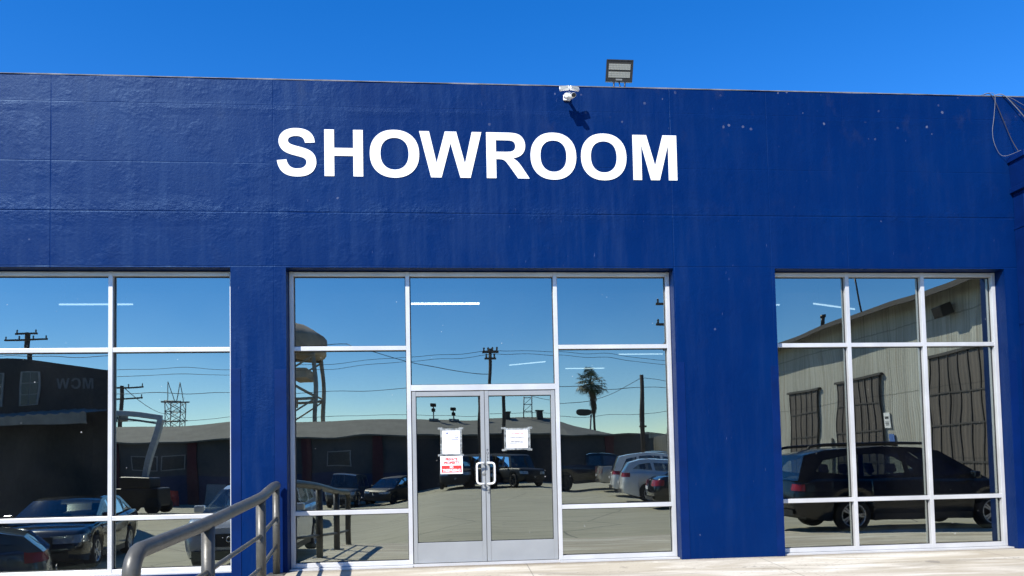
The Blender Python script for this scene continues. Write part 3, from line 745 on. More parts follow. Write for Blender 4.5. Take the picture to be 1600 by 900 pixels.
for k, (y, z, r) in enumerate(PY[:3]):
    g = MB(); zb = apron_z(y) - 0.01
    rx = -2.09 if k == 0 else RX
    g.tube([(rx, y, zb), (rx, y, z - 0.03)], r, 16); p = HX(g.build('post', M['rail'], HR))
    g = MB(); g.box(rx - 0.10, rx + 0.10, y - 0.10, y + 0.10, zb + 0.002, zb + 0.022, bev=0.003); g.build('base_plate', M['rail'], p)
    g = MB(); g.tube([(rx, y, zb + 0.60), (rx, y, zb + 0.606)], r + 0.003, 16); g.build('weld_collar', M['rail'], p)
for off in (0.385, 0.715):
    g = MB(); pts = [(interp([(-1.48, RX), (-0.13, -2.09)], y), y, rail_z(y, off)) for y in (-0.10, -0.8, -1.48, -2.3, -3.15, -3.9, -4.56)]
    g.tube(pts, 0.0215, 10); HX(g.build('lower_rail', M['rail'], HR))

# ================================================================== the yard behind the camera, seen in the glass
# ------------------------------------------------------------------ vehicles
def sub_poly(g, outer, holes, fn):
    bm = bmesh.new(); es = []
    for l in [outer] + holes:
        vs = [bm.verts.new((p[0], 0, p[1])) for p in l]
        for i in range(len(vs)): es.append(bm.edges.new((vs[i], vs[(i + 1) % len(vs)])))
    r = bmesh.ops.triangle_fill(bm, edges=es, use_beauty=True)
    for f in r['geom']:
        if isinstance(f, bmesh.types.BMFace): g.poly([fn(v.co.x, v.co.z) for v in f.verts])
    bm.free()
def vehicle(name, label, cat, loc, rz, paint, L, W, H, wr, ax, deck, house, wins, group=None, rails=False, open_bed=None, rear_lamp=((0.55, 0.32), (0.75, 0.98)), front_lamp=((0.5, 0.4), (0.62, 0.76)), clear=0.20, rim=None, grille=True):
    """x forward, y left; ax=(rear axle x, front axle x); deck=[(x,z)] top line of the lower body; house=[(x,z)] greenhouse outline rear base..front base"""
    T = empty(name, label, cat, loc, rz, group)
    hw = W / 2; ra = wr + 0.055
    def plan(x):
        u = max(0, (abs(x) - (L / 2 - 0.7)) / 0.7); return 1 - 0.10 * u ** 2 - 0.14 * u ** 8
    PR = [(0, 0.93), (0.2, 0.975), (0.5, 1.0), (0.8, 0.985), (0.93, 0.965), (1.0, 0.925)]
    def zb(x):
        z = clear + 0.10 * max(0, (abs(x) - L / 2 + 0.6) / 0.6)
        for c in ax:
            if abs(x - c) < ra: z = max(z, wr + math.sqrt(ra * ra - (x - c) ** 2) * 0.98)
        return z
    def lean(x, t):
        s = 1 if x > 0 else -1
        u = max(0, (abs(x) - (L / 2 - 0.5)) / 0.5)
        return -s * u * (0.10 * t ** 2 + 0.05 * (1 - t) ** 3)
    xs_ = sorted(set([round(-L / 2 + L * i / 60, 4) for i in range(61)] + [c + s * ra * k for c in ax for s in (-1, 1) for k in (0.5, 0.85, 0.97, 1.0, 1.001)]))
    ts = [0, 0.1, 0.2, 0.35, 0.5, 0.65, 0.8, 0.93, 1.0]
    def P(x, t, s):
        z0, z1 = min(zb(x), interp(deck, x) - 0.05), interp(deck, x)
        return (x + lean(x, t), s * hw * plan(x) * interp(PR, t), lerp(z0, z1, t))
    g = MB()
    for s in (-1, 1): g.grid([[P(x, t, s) for t in ts] for x in xs_])
    def topx(x, v):
        p = P(x, 1.0, 1); return (p[0], p[1] * v, p[2] + 0.035 * (1 - v * v))
    vsn = [-1, -0.9, -0.6, -0.2, 0.2, 0.6, 0.9, 1]
    keep = [x for x in xs_ if not (open_bed and open_bed[0] < x < open_bed[1])]
    if open_bed:
        g.grid([[topx(x, v) for v in vsn] for x in xs_ if x >= open_bed[1]])
        zf = 0.75
        for s in (-1, 1):
            g.grid([[P(x, 1.0, s), (x, s * (hw * 0.86), interp(deck, x)), (x, s * hw * 0.86, zf)] for x in xs_ if x <= open_bed[1]], smooth=False)
        g.grid([[(x, -hw * 0.86, zf), (x, hw * 0.86, zf)] for x in (-L / 2 + 0.08, open_bed[1])], smooth=False)
        g.grid([[(-L / 2 + 0.08, y, zf), (-L / 2 + 0.08, y, interp(deck, -L / 2)), (-L / 2 - 0.0, y, interp(deck, -L / 2))] for y in (-hw * 0.8, hw * 0.8)], smooth=False)
    else: g.grid([[topx(x, v) for v in vsn] for x in xs_])
    for e in (-1, 1):
        x = e * L / 2
        rows = []
        for t in ts:
            p = P(x, t, 1)
            rows.append([(p[0] + e * 0.06 * (1 - v * v), p[1] * v, p[2] + (0.035 * (1 - v * v) if t == 1 else 0)) for v in vsn])
        g.grid(rows)
    body = g.build('body', paint, T, doubles=0.002)
    # greenhouse
    ztop = max(z for x, z in house); zbelt = min(house[0][1], house[-1][1])
    wb_, wt_ = hw * 0.905, hw * 0.905 - 0.17 * min(1, (ztop - zbelt) / 0.5)
    def S(s, off=0.0):
        def f(x, z):
            k = (z - zbelt) / (ztop - zbelt)
            return (x, s * (lerp(wb_, wt_, k ** 1.25 if k > 0 else 0) + off), z)
        return f
    g = MB()
    for s in (-1, 1): sub_poly(g, house, wins, S(s))
    g.grid([[(x, wt_ * v if z > ztop - 0.12 else S(1)(x, z)[1] * v, z + 0.03 * (1 - v * v)) for v in vsn] for x, z in house[1:-1]])
    g.build('cabin', paint, T, doubles=0.001)
    for s in (-1, 1):
        for wn in wins:
            g = MB(); sub_poly(g, wn, [], S(s, -0.012)); g.build('side_window', M['car_glass'], T)
    for nm, (a, b) in (('rear_window', (house[0], house[1])), ('windscreen', (house[-1], house[-2]))):
        g = MB()
        rows = []
        for k in (0.0, 0.5, 1.0):
            x, z = lerp(a[0], b[0], k), lerp(a[1], b[1], k)
            y = S(1)(x, z)[1]
            bow = (0.07 if nm == 'windscreen' else -0.05) * (1 - k * 0.6)
            rows.append([(x + bow * (1 - v * v), y * v, z + 0.03 * (1 - v * v) * k) for v in vsn])
        g.grid(rows); g.build(nm, M['car_glass'], T)
    # floor pan, seats
    g = MB(); g.box(-L / 2 + 0.25, L / 2 - 0.25, -hw * 0.74, hw * 0.74, clear + 0.02, 0.5); g.build('underbody', M['trim'], T)
    xm = (house[-2][0] + house[1][0]) / 2
    seats = [house[-2][0] - 0.75] + ([house[-2][0] - 1.75] if house[-2][0] - house[1][0] > 1.7 else [])
    zs = zbelt - 0.15
    for x in seats:
        for s in (-1, 1):
            m_ = Matrix.Translation((x, s * hw * 0.42, zs)) @ Matrix.Rotation(RAD(-14), 4, 'Y')
            g = MB(); g.box(-0.06, 0.06, -0.24, 0.24, -0.3, 0.26, m_, bev=0.04); g.box(-0.05, 0.04, -0.12, 0.12, 0.31, 0.50, m_, bev=0.03); g.box(-0.02, 0.0, -0.05, 0.05, 0.24, 0.33, m_); g.build('seat', M['seat'], T)
    # wheels
    for c in ax:
        for s in (-1, 1):
            m_ = Matrix.Translation((c, s * (hw - 0.115), wr)) @ Matrix.Rotation(RAD(-90 * s), 4, 'X')
            g = MB(); r = wr
            g.lathe([(r * 0.66, -0.10), (r * 0.93, -0.105), (r, -0.07), (r, 0.07), (r * 0.93, 0.105), (r * 0.70, 0.105), (r * 0.66, 0.085), (r * 0.66, -0.10)], m_, 28); wl = g.build('wheel', M['tyre'], T)
            g = MB(); g.lathe([(r * 0.70, 0.098), (r * 0.66, 0.104), (r * 0.61, 0.09), (r * 0.60, 0.02)], m_, 28)
            g.lathe([(0.0, 0.095), (r * 0.14, 0.09), (r * 0.17, 0.04)], m_, 12)
            for k in range(5):
                for d in (-0.13, 0.13):
                    a = 2 * math.pi * k / 5
                    p0 = Vector((r * 0.12 * math.cos(a + d * 2), r * 0.12 * math.sin(a + d * 2), 0.085)); p1 = Vector((r * 0.64 * math.cos(a + d), r * 0.64 * math.sin(a + d), 0.09))
                    tn = Vector((-math.sin(a), math.cos(a), 0)) * r * 0.045
                    g.poly([m_ @ q for q in (p0 - tn, p1 - tn * 1.15, p1 + tn * 1.15, p0 + tn)])
            g.build('rim', rim or M['rim'], wl, recalc=True)
            g = MB(); rl = ra - 0.004
            arc = [(c + rl * math.cos(RAD(a)), max(clear, wr + rl * math.sin(RAD(a)))) for a in range(-20, 201, 11)]
            g.grid([[(x, s * (hw * 0.93), z), (x, s * hw * 0.5, z)] for x, z in arc]); g.poly([(x, s * hw * 0.5, z) for x, z in arc]); g.build('wheel_arch', M['trim'], T)
            g = MB(); g.lathe([(0.0, 0.0), (r * 0.6, 0.01)], m_, 20); g.build('brake_disc', M['trim'], wl)
    # lamps wrapped round the corners
    def wrap(e, s, y_in, back, z0, z1, off=0.010):
        x = e * L / 2; pth = []
        ye = P(x, 0.6, 1)[1]
        def tt(z, xx):
            a, b = min(zb(xx), interp(deck, xx) - 0.05), interp(deck, xx); return max(0, min(1, (z - a) / (b - a)))
        rows = []
        for z in (z0, (z0 + z1) / 2, z1):
            row = []
            for k in range(4):
                y = lerp(y_in * ye, ye, k / 3); row.append((x + e * (off + 0.06 * (1 - (y / ye) ** 2)) + lean(x, tt(z, x)), s * y, z))
            for k in range(1, 6):
                xx = x - e * back * k / 5; row.append((xx + lean(xx, tt(z, xx)) + e * 0.004, s * (P(xx, tt(z, xx), 1)[1] + off), z))
            rows.append(row)
        g = MB(); g.grid(rows); return g
    for s in (-1, 1):
        (yi, bk), (z0, z1) = front_lamp; wrap(1, s, yi, bk, z0, z1).build('headlight', M['headlamp'], T)
        (yi, bk), (z0, z1) = rear_lamp; wrap(-1, s, yi, bk, z0, z1).build('taillight', M['taillamp'], T)
    xf = L / 2
    if grille:
        g = MB(); zt = interp(deck, xf)
        g.grid([[(xf + 0.012 + 0.06 * (1 - (v * 0.5) ** 2) + lean(xf, k), v * hw * 0.40, z) for v in (-1, -0.5, 0, 0.5, 1)] for z, k in ((0.50, 0.4), (0.72, 0.85))])
        g.grid([[(xf + 0.016 + 0.06 * (1 - (v * 0.7) ** 2), v * hw * 0.58, z) for v in (-1, -0.5, 0, 0.5, 1)] for z in (0.27, 0.40)]); g.build('grille', M['trim'], T)
        g = MB(); m_ = Matrix.Translation((xf + 0.075, 0, 0.63)) @ Matrix.Rotation(RAD(90), 4, 'Y'); g.lathe([(0.035, 0), (0.05, 0.01), (0.055, 0.0)], m_, 18); g.build('badge', M['chrome'], T)
    g = MB(); g.box(-xf - 0.075, -xf - 0.066, -0.16, 0.16, 0.70 if H > 1.55 else 0.62, 0.80 if H > 1.55 else 0.72); g.build('licence_plate', M['plate'], T)
    # bumpers, sills, mirrors
    for e in (-1, 1):
        x = e * L / 2; g = MB()
        g.grid([[(x + e * (0.02 + 0.06 * (1 - v * v)), v * P(x, 0.1, 1)[1] * 1.01, z) for v in (-1, -0.6, 0, 0.6, 1)] for z in (clear + 0.10, clear + 0.22)]); g.build('bumper', M['trim'], T)
    g = MB(); g.box(ax[0] + ra + 0.03, ax[1] - ra - 0.03, -hw * 0.965, hw * 0.965, clear - 0.01, clear + 0.13, bev=0.01)
    g.build('sill_trim', M['trim'], T)
    mx = house[-1][0] - 0.42
    for s in (-1, 1):
        g = MB(); g.box(mx - 0.06, mx + 0.07, s * (hw * 0.95), s * (hw + 0.17), zbelt + 0.02, zbelt + 0.17, bev=0.035); g.build('wing_mirror', paint, T)
    if rails:
        for s in (-1, 1):
            g = MB(); y = s * (wt_ - 0.06)
            g.tube(spline([(house[1][0] + 0.15, y, ztop - 0.02), (house[1][0] + 0.32, y, ztop + 0.045), (0.5 * (house[1][0] + house[-2][0]), y, ztop + 0.062), (house[-2][0] - 0.30, y, ztop + 0.060), (house[-2][0] - 0.08, y, ztop + 0.0)], 5), 0.030, 8); g.build('roof_rail', M['trim'], T)
    return T

def wagon(name, label, loc, rz, paint, k=1.0, **kw):
    L, H = 4.86 * k, 1.60
    X = lambda *p: [(a * k, b) for a, b in p]
    deck = X((-2.43, 1.03), (-2.0, 1.08), (-0.3, 1.05), (0.95, 1.03), (1.6, 1.01), (2.15, 0.93), (2.43, 0.80))
    house = X((-2.38, 1.04), (-2.20, 1.53), (-1.75, 1.63), (-0.6, 1.68), (0.1, 1.65), (0.48, 1.57), (1.36, 1.01))
    wins = [X((-2.02, 1.22), (-1.84, 1.43), (-1.36, 1.52), (-1.32, 1.13)), X((-1.22, 1.12), (-1.24, 1.53), (-0.36, 1.56), (-0.30, 1.10)), X((-0.20, 1.10), (-0.26, 1.56), (0.12, 1.54), (0.40, 1.46), (0.98, 1.11))]
    return vehicle(name, label, 'car', loc, rz, paint, L, 1.86, H, 0.345, (-1.375 * k, 1.375 * k), deck, house, wins, rails=True, rear_lamp=((0.80, 0.14), (0.84, 0.97)), front_lamp=((0.5, 0.42), (0.64, 0.78)), clear=0.24, **kw)
def suv(name, label, loc, rz, paint, H=1.68, **kw):
    d = H - 1.68
    deck = [(-2.3, 1.00), (-1.9, 1.08), (-0.3, 1.06), (0.95, 1.04), (1.6, 0.99), (2.1, 0.90), (2.3, 0.78)]
    house = [(-2.22, 1.04), (-1.95, 1.55 + d), (-1.6, 1.63 + d), (-0.6, 1.67 + d), (0.1, 1.64 + d), (0.42, 1.57 + d), (1.30, 1.02)]
    wins = [[(-1.86, 1.18), (-1.66, 1.46 + d), (-1.25, 1.52 + d), (-1.22, 1.14)], [(-1.12, 1.13), (-1.15, 1.53 + d), (-0.30, 1.56 + d), (-0.25, 1.11)], [(-0.15, 1.11), (-0.20, 1.56 + d), (0.12, 1.54 + d), (0.36, 1.47 + d), (0.92, 1.12)]]
    return vehicle(name, label, 'car', loc, rz, paint, 4.6, 1.86, H, 0.35, (-1.33, 1.33), deck, house, wins, rear_lamp=((0.55, 0.30), (0.88, 1.05)), front_lamp=((0.5, 0.45), (0.70, 0.84)), clear=0.22, **kw)
def sedan(name, label, loc, rz, paint, low=0.0, **kw):
    deck = [(-2.38, 0.90), (-2.1, 1.00), (-1.5, 1.02), (-0.3, 0.96), (0.95, 0.93), (1.6, 0.88), (2.1, 0.80), (2.38, 0.66)]
    house = [(-1.78, 1.00), (-1.02, 1.37 - low), (-0.7, 1.42 - low), (-0.2, 1.445 - low), (0.15, 1.42 - low), (0.38, 1.37 - low), (1.32, 0.93)]
    wins = [[(-1.42, 1.05), (-1.06, 1.25 - low), (-0.98, 1.05)], [(-0.92, 1.03), (-0.96, 1.29 - low), (-0.72, 1.35 - low), (-0.20, 1.37 - low), (-0.16, 1.01)], [(-0.06, 1.01), (-0.10, 1.37 - low), (0.12, 1.35 - low), (0.34, 1.29 - low), (0.92, 0.99)]]
    return vehicle(name, label, 'car', loc, rz, paint, 4.76, 1.82, 1.45, 0.33, (-1.36, 1.36), deck, house, wins, rear_lamp=((0.5, 0.28), (0.72, 0.90)), front_lamp=((0.45, 0.42), (0.58, 0.74)), clear=0.18, **kw)
def pickup(name, label, loc, rz, paint, **kw):
    deck = [(-2.85, 1.18), (-0.75, 1.20), (-0.7, 1.20), (1.15, 1.18), (1.9, 1.14), (2.6, 1.08), (2.85, 0.95)]
    house = [(-0.72, 1.16), (-0.62, 1.78), (-0.4, 1.86), (0.2, 1.90), (0.7, 1.87), (0.95, 1.80), (1.62, 1.14)]
    wins = [[(-0.58, 1.26), (-0.50, 1.72), (0.10, 1.76), (0.12, 1.24)], [(0.22, 1.24), (0.20, 1.76), (0.68, 1.74), (0.86, 1.68), (1.28, 1.24)]]
    return vehicle(name, label, 'pickup truck', loc, rz, paint, 5.7, 1.98, 1.9, 0.40, (-1.75, 1.85), deck, house, wins, open_bed=(-2.85, -0.75), rear_lamp=((0.78, 0.10), (0.85, 1.15)), front_lamp=((0.55, 0.35), (0.82, 1.0)), clear=0.36, **kw)
def boxy(name, label, cat, loc, rz, paint, **kw):
    deck = [(-2.4, 1.15), (-1.0, 1.16), (1.0, 1.16), (1.6, 1.15), (2.2, 1.12), (2.4, 1.02)]
    house = [(-2.36, 1.14), (-2.30, 1.95), (-2.0, 2.02), (0, 2.04), (0.6, 2.02), (0.85, 1.95), (1.15, 1.14)]
    wins = [[(-2.1, 1.28), (-2.08, 1.85), (-1.0, 1.88), (-1.0, 1.28)], [(-0.85, 1.28), (-0.85, 1.88), (0.0, 1.88), (0.0, 1.26)], [(0.12, 1.26), (0.12, 1.88), (0.62, 1.86), (0.86, 1.26)]]
    return vehicle(name, label, cat, loc, rz, paint, 4.8, 1.98, 2.05, 0.40, (-1.5, 1.5), deck, house, wins, rear_lamp=((0.8, 0.10), (0.85, 1.1)), front_lamp=((0.6, 0.2), (0.80, 0.98)), clear=0.36, **kw)

wagon('parked_car', 'black station wagon with roof rails parked side-on facing the right bay', (9.33, -5.05, ground_z(9.35, -5.05) + 0.03), 0, M['p_navy'], 1.06)
suv('parked_car', 'silver SUV parked nose-in beside the handrail', (-4.06, -6.65, ground_z(-5, -6.6) + 0.08), RAD(90), M['p_silver'], 1.60)
sedan('parked_car', 'black sedan parked nose-in left of the silver SUV', (-8.55, -7.9, ground_z(-8.2, -7.9)), RAD(81), M['p_black'])
suv('parked_car', 'blue-grey hatchback parked close along the left end of the wall', (-8.75, -2.35, ground_z(-8.6, -2.4)), RAD(155), M['p_teal'], 1.42)
GR = 'cars parked nose-in along the corrugated shed'
sedan('parked_car', 'dark red-lamped sedan nearest the shop front in the row along the shed', (8.75, -13.4, -0.28), RAD(4), M['p_black'], group=GR)
suv('parked_car', 'white crossover with low roof in the row, second from the shop front', (8.5, -16.6, -0.28), RAD(8), M['p_white'], 1.55, group=GR)
suv('parked_car', 'tall white SUV in the row between the white crossover and the beige pickup', (8.95, -20.2, -0.28), RAD(8), M['p_white'], 1.80, group=GR)
pickup('pickup_truck', 'beige pickup truck in the row behind the tall white SUV', (9.75, -24.3, -0.28), RAD(5), M['p_tan'], group=GR)
pickup('pickup_truck', 'black pickup truck standing across the yard before the low grey building', (7.6, -27.6, -0.28), RAD(8), M['p_black'], rim=M['trim'])
boxy('utility_truck', 'dark olive boxy utility truck parked at the back of the yard', 'truck', (3.2, -36.2, ground_z(3.2, -36.2)), RAD(62), M['p_matte'], rim=M['trim'])
boxy('utility_truck', 'black boxy van standing left of the olive truck at the back of the yard', 'van', (1.2, -37.5, ground_z(1.2, -37.5)), RAD(95), M['p_matte'], rim=M['trim'])
boxy('delivery_van', 'pale grey van parked by the maroon pilaster of the low building', 'van', (-6.6, -39.5, ground_z(-6.6, -39.5)), RAD(96), M['p_van_shaded'])
suv('parked_car', 'dark SUV with bright trim between the pale grey van and the black van', (-3.6, -38.5, ground_z(-3.6, -38.5)), RAD(118), M['p_matte'], rim=M['trim'])
sedan('parked_car', 'white sedan at the back left of the yard behind the silver SUV', (-5.7, -17.2, ground_z(-5.7, -17.2)), RAD(80), M['p_white'])

# ------------------------------------------------------------------ corrugated shed along the right of the yard
SX = 16.6
SH = empty('corrugated_shed', 'long weathered corrugated steel shed with three big rusty doors on the right', 'shed', (SX, -20, -0.28))
def corr(x, y0, y1, z0, z1, pitch, amp, s=1):
    g = MB(); n = int(abs(y1 - y0) / pitch * 6)
    rows = []
    for i in range(n + 1):
        y = lerp(y0, y1, i / n); d = amp * math.sin(2 * math.pi * y / pitch)
        rows.append([(x + d, y, z0), (x + d, y, z1)])
    g.grid(rows); return g
def rel(p, o):
    o.parent = p; o.matrix_parent_inverse = Matrix.Translation(p.location).inverted(); return o
for a, b in ((-34.0, -9.5),):
    g = corr(SX, a, b, -0.28, 6.765, 0.13, 0.006)
    g.box(SX + 0.05, SX + 14, a, b, -0.28, 6.72)
    rel(SH, g.build('wall', M['shed_wall'], recalc=False))
g = MB(); sl_ = 0.32
pr = [(SX - 0.85, 6.50), (SX - 0.85, 6.68), (SX + 7, 9.2), (SX + 14.5, 6.7), (SX + 14.5, 6.52), (SX + 7, 9.0)]
g.grid([[(x, y, z) for x, z in pr] for y in (-34.6, -9.0)], smooth=False, close=True)
rel(SH, g.build('roof', M['shed_roof']))
for (a, b, zt) in ((-14.2, -11.3, 4.55), (-20.4, -17.15, 4.30), (-24.6, -22.1, 4.25)):
    g = corr(SX - 0.09, a, b, -0.26, zt, 0.16, 0.006)
    d = rel(SH, g.build('door', M['shed_door'], recalc=False))
    g = MB()
    for z in (1.0, 2.15, 3.25): g.box(SX - 0.125, SX - 0.085, a, b, z, z + 0.05)
    k = int((b - a) / 0.42)
    for i in range(k + 1):
        y = lerp(a, b, i / k); g.box(SX - 0.120, SX - 0.088, y - 0.016, y + 0.016, -0.26, zt)
    g.box(SX - 0.16, SX - 0.02, a - 0.15, b + 0.15, zt, zt + 0.09)
    g.build('batten', M['shed_roof']).parent = d
g = MB(); g.box(SX - 0.10, SX - 0.02, -21.8, -20.9, -0.26, 2.0); d = rel(SH, g.build('side_door', M['shed_wall']))
s_l = empty('wall_lamp', 'boxy wall lamp under the shed eave above the nearest rusty door', 'wall lamp', (SX - 0.02, -13.05, 6.1))
s_l.scale = (0.8, 0.8, 0.8)
g = MB(); g.box(-0.65, -0.15, -0.28, 0.28, -0.2, 0.28, Matrix.Rotation(RAD(-20), 4, 'Y'), bev=0.03); g.tube([(0, 0, 0.1), (-0.35, 0, 0.1)], 0.05, 8); lb = g.build('housing', M['bronze'], s_l)
g = MB(); g.box(-0.60, -0.20, -0.24, 0.24, -0.215, -0.19, Matrix.Rotation(RAD(-20), 4, 'Y')); g.build('lens', M['lamp_lens'], lb)
def wsign(name, label, y, z, w_, h_, mt):
    g = MB(); g.box(SX - 0.06, SX - 0.03, y - w_ / 2, y + w_ / 2, z - h_ / 2, z + h_ / 2); o = tag(g.build(name, mt), label, 'sign'); return o
o = wsign('wall_sign', 'white notice board on the shed wall between two rusty doors', -16.85, 2.55, 0.42, 0.62, M['white_plastic'])
g = MB()
for z, h_, w_ in ((2.66, 0.10, 0.26), (2.48, 0.03, 0.28), (2.42, 0.03, 0.28), (2.36, 0.03, 0.2)): g.box(SX - 0.063, SX - 0.0605, -16.85 - w_ / 2, -16.85 + w_ / 2, z - h_ / 2, z + h_ / 2)
g.build('printed_lines', M['black_ink'], o)
wsign('wall_sign', 'small blue sign on the shed wall below the white notice board', -16.70, 1.80, 0.30, 0.42, M['blue_sign'])
wsign('wall_sign', 'small red sign on the shed wall beyond the farthest rusty door', -26.2, 2.25, 0.35, 0.35, M['red_sign'])
g = corr(SX - 0.1, -48.0, -34.7, -0.28, 3.1, 0.16, 0.02); g.box(SX - 0.05, SX, -48.0, -34.7, -0.28, 3.05)
tag(g.build('corrugated_fence', M['fence_metal'], recalc=False), 'grey corrugated steel fence continuing beyond the far end of the shed', 'fence')

# ------------------------------------------------------------------ low building across the yard
LB = empty('low_building', 'long low grey building with maroon pilasters and olive roof across the yard', 'building', (-12, -46, -0.28))
Y0 = -46.0
def lb(o): return rel(LB, o)
x0, x1 = -58.0, 15.5
g = MB(); g.box(x0, x1, Y0 - 14, Y0, 0.70, 3.35); lb(g.build('wall', M['grey_wall']))
g = MB(); g.box(x0, x1, Y0 - 13.9, Y0 + 0.03, -2.2, 0.70); lb(g.build('base_wall', M['blue_band']))
g = MB(); g.grid([[(x, Y0 + 0.55, 3.30), (x, Y0 + 0.55, 3.42), (x, Y0 - 5.5, 4.95), (x, Y0 - 9, 4.95), (x, Y0 - 14.5, 3.42), (x, Y0 - 14.5, 3.3)] for x in (x0 - 0.5, 9.0)], smooth=False)
g.grid([[(9.0, Y0 + 0.55, 3.30), (9.0, Y0 + 0.55, 3.42), (9.0, Y0 - 5.5, 4.95), (9.0, Y0 - 9, 4.95), (9.0, Y0 - 14.5, 3.42), (9.0, Y0 - 14.5, 3.3)], [(14.5, Y0 + 0.55, 3.30), (14.5, Y0 + 0.55, 3.42), (14.5, Y0 - 5.5, 3.5), (14.5, Y0 - 9, 3.5), (14.5, Y0 - 14.5, 3.42), (14.5, Y0 - 14.5, 3.3)]], smooth=False)
lb(g.build('roof', M['roof_felt']))
for x in (-35, -29.6, -24.2, -18.6, -10.5, -5.3, 12.3):
    g = MB(); g.box(x - 0.35, x + 0.35, Y0 + 0.031, Y0 + 0.16, -2.2, 3.28); lb(g.build('pilaster', M['maroon']))
for a, b in ((-22.9, -21.2), (-20.8, -19.2), (-15.2, -13.8), (-8.9, -7.2), (-28.0, -26.4)):
    g = MB(); g.box(a - 0.08, b + 0.08, Y0 + 0.001, Y0 + 0.06, 1.15, 2.35); wf = lb(g.build('window', M['sash']))
    g = MB(); g.box(a, b, Y0 + 0.062, Y0 + 0.07, 1.23, 2.27); o = g.build('pane', M['pane_dark']); o.parent = wf
g = MB(); g.box(-1.6, 8.2, Y0 + 0.03, Y0 + 0.13, -1.6, 3.05); lb(g.build('shutter', M['black_clad']))
g = MB(); g.box(2.6, 4.2, Y0 + 0.131, Y0 + 0.16, -0.6, 1.9); lb(g.build('door', M['maroon']))
g = MB(); g.lathe([(0.0, 0.0), (0.30, 0.0), (0.30, 0.02), (0.29, 0.03), (0.29, 0.55), (0.30, 0.57), (0.29, 0.60), (0.29, 1.0), (0.30, 1.02), (0.0, 1.02)], Matrix.Translation((-19.0, -43.4, ground_z(-19, -43.4))), 20); tag(g.build('oil_drum', M['red_sign']), 'red steel drum standing by the low building below its paired windows', 'drum')
for x, wd, lbl in ((-16.9, 1.5, 'wider pale board leaning on the blue base of the low building'), (-15.0, 1.0, 'narrower pale board right of the wider one on the low building')):
    g = MB(); g.box(-wd / 2, wd / 2, -0.03, 0.03, 0, 1.5, Matrix.Translation((x, Y0 + 0.62, ground_z(x, Y0 + 0.6))) @ Matrix.Rotation(RAD(18), 4, 'X')); tag(g.build('leaning_board', M['sash']), lbl, 'board')
# things on its roof
RY = Y0 - 5
for x, wd, h, lbl in ((3.8, 0.38, 0.45, 'dark square roof vent left of the lattice roof mast'), (6.5, 0.48, 0.5, 'larger dark roof vent right of the lattice roof mast')):
    g = MB(); g.box(x - wd / 2, x + wd / 2, RY - 0.4, RY + 0.4, 4.75, 4.90 + h, bev=0.04); g.box(x - wd / 2 - 0.08, x + wd / 2 + 0.08, RY - 0.48, RY + 0.48, 4.90 + h, 4.98 + h); tag(g.build('roof_vent', M['bronze']), lbl, 'roof vent')
g = MB()
for x in (5.2, 5.9): g.tube([(x, RY, 4.8), (x, RY, 6.7)], 0.05, 6)
for z in (5.4, 6.0, 6.6): g.tube([(5.2, RY, z), (5.9, RY, z)], 0.035, 6)
for z in (5.4, 6.0): g.tube([(5.2, RY, z), (5.9, RY, z + 0.6)], 0.025, 6)
tag(g.build('roof_mast', M['steel']), 'short steel lattice mast between the two roof vents of the low building', 'mast')
def roof_light(x, h, label):
    t = empty('roof_floodlight', label, 'floodlight', (x, RY, 4.9))
    g = MB(); g.tube([(0, 0, -0.1), (0, 0, h)], 0.05, 8); g.box(-0.4, 0.4, -0.3, 0.3, -0.1, 0.1); g.build('pole', M['steel'], t)
    for z, r in ((h, 0.24), (h - 0.42, 0.16)):
        g = MB(); g.box(-r, r, 0.05, 0.2, -0.15, 0.15, Matrix.Translation((0, 0, z)) @ Matrix.Rotation(RAD(-25), 4, 'X'), bev=0.06); g.build('lamp_head', M['bronze'], t)
roof_light(-0.25, 1.3, 'roof floodlight with two stacked heads at the left of the building roof')
roof_light(1.4, 1.0, 'shorter roof floodlight with two heads beside the taller one')

DB = empty('distant_building', 'distant pale industrial building on the skyline beyond the corrugated fence', 'building', (38, -122, -0.3))
g = MB(); g.box(8, 74, -140, -120, -0.4, 5.2); rel(DB, g.build('wall', M['grey_wall']))
g = MB()
for k in range(6):
    a = 7.6 + k * 11.2
    g.grid([[(a, y, 5.2), (a + 5.6, y, 6.6 + 0.3 * (k % 2)), (a + 11.2, y, 5.2)] for y in (-140.2, -119.6)], smooth=False)
    g.poly([(a, -119.6, 5.2), (a + 5.6, -119.6, 6.6 + 0.3 * (k % 2)), (a + 11.2, -119.6, 5.2)])
rel(DB, g.build('roof', M['fence_metal']))
# ------------------------------------------------------------------ black clad building on the left
BC = empty('black_building', 'black clad two storey workshop with grey lettering and a long canopy', 'building', (-20, -15.5, -0.8))
def bc(o): return rel(BC, o)
YB = -15.6
g = MB()
prof = [(-34, 5.02), (-20, 5.02), (-16.5, 5.0), (-13.9, 4.96), (-12.5, 4.80), (-11.7, 4.68), (-11.15, 4.60)]
g.grid([[(x, YB, -1.6), (x, YB, z), (x - 7, YB - 12, z + 0.3), (x - 7, YB - 12, -1.6)] for x, z in prof], smooth=False)
g.poly([(-11.15, YB, -1.6), (-11.15, YB, 4.60), (-18.15, YB - 12, 4.90), (-18.15, YB - 12, -1.6)])
bc(g.build('wall', M['black_clad'], doubles=0.001))
g = MB(); n = 220
g.grid([[(lerp(-34, -11.2, i / n), YB + 0.02, 3.22 + 0.03 * math.sin(i * 2.1)), (lerp(-34, -11.2, i / n), YB + 1.5, 3.02 + 0.03 * math.sin(i * 2.1))] for i in range(n + 1)])
g.grid([[(lerp(-34, -11.2, i / n), YB + 1.5, 3.02 + 0.03 * math.sin(i * 2.1)), (lerp(-34, -11.2, i / n), YB + 1.5, 2.72)] for i in range(n + 1)])
bc(g.build('canopy', M['canopy'], recalc=False))
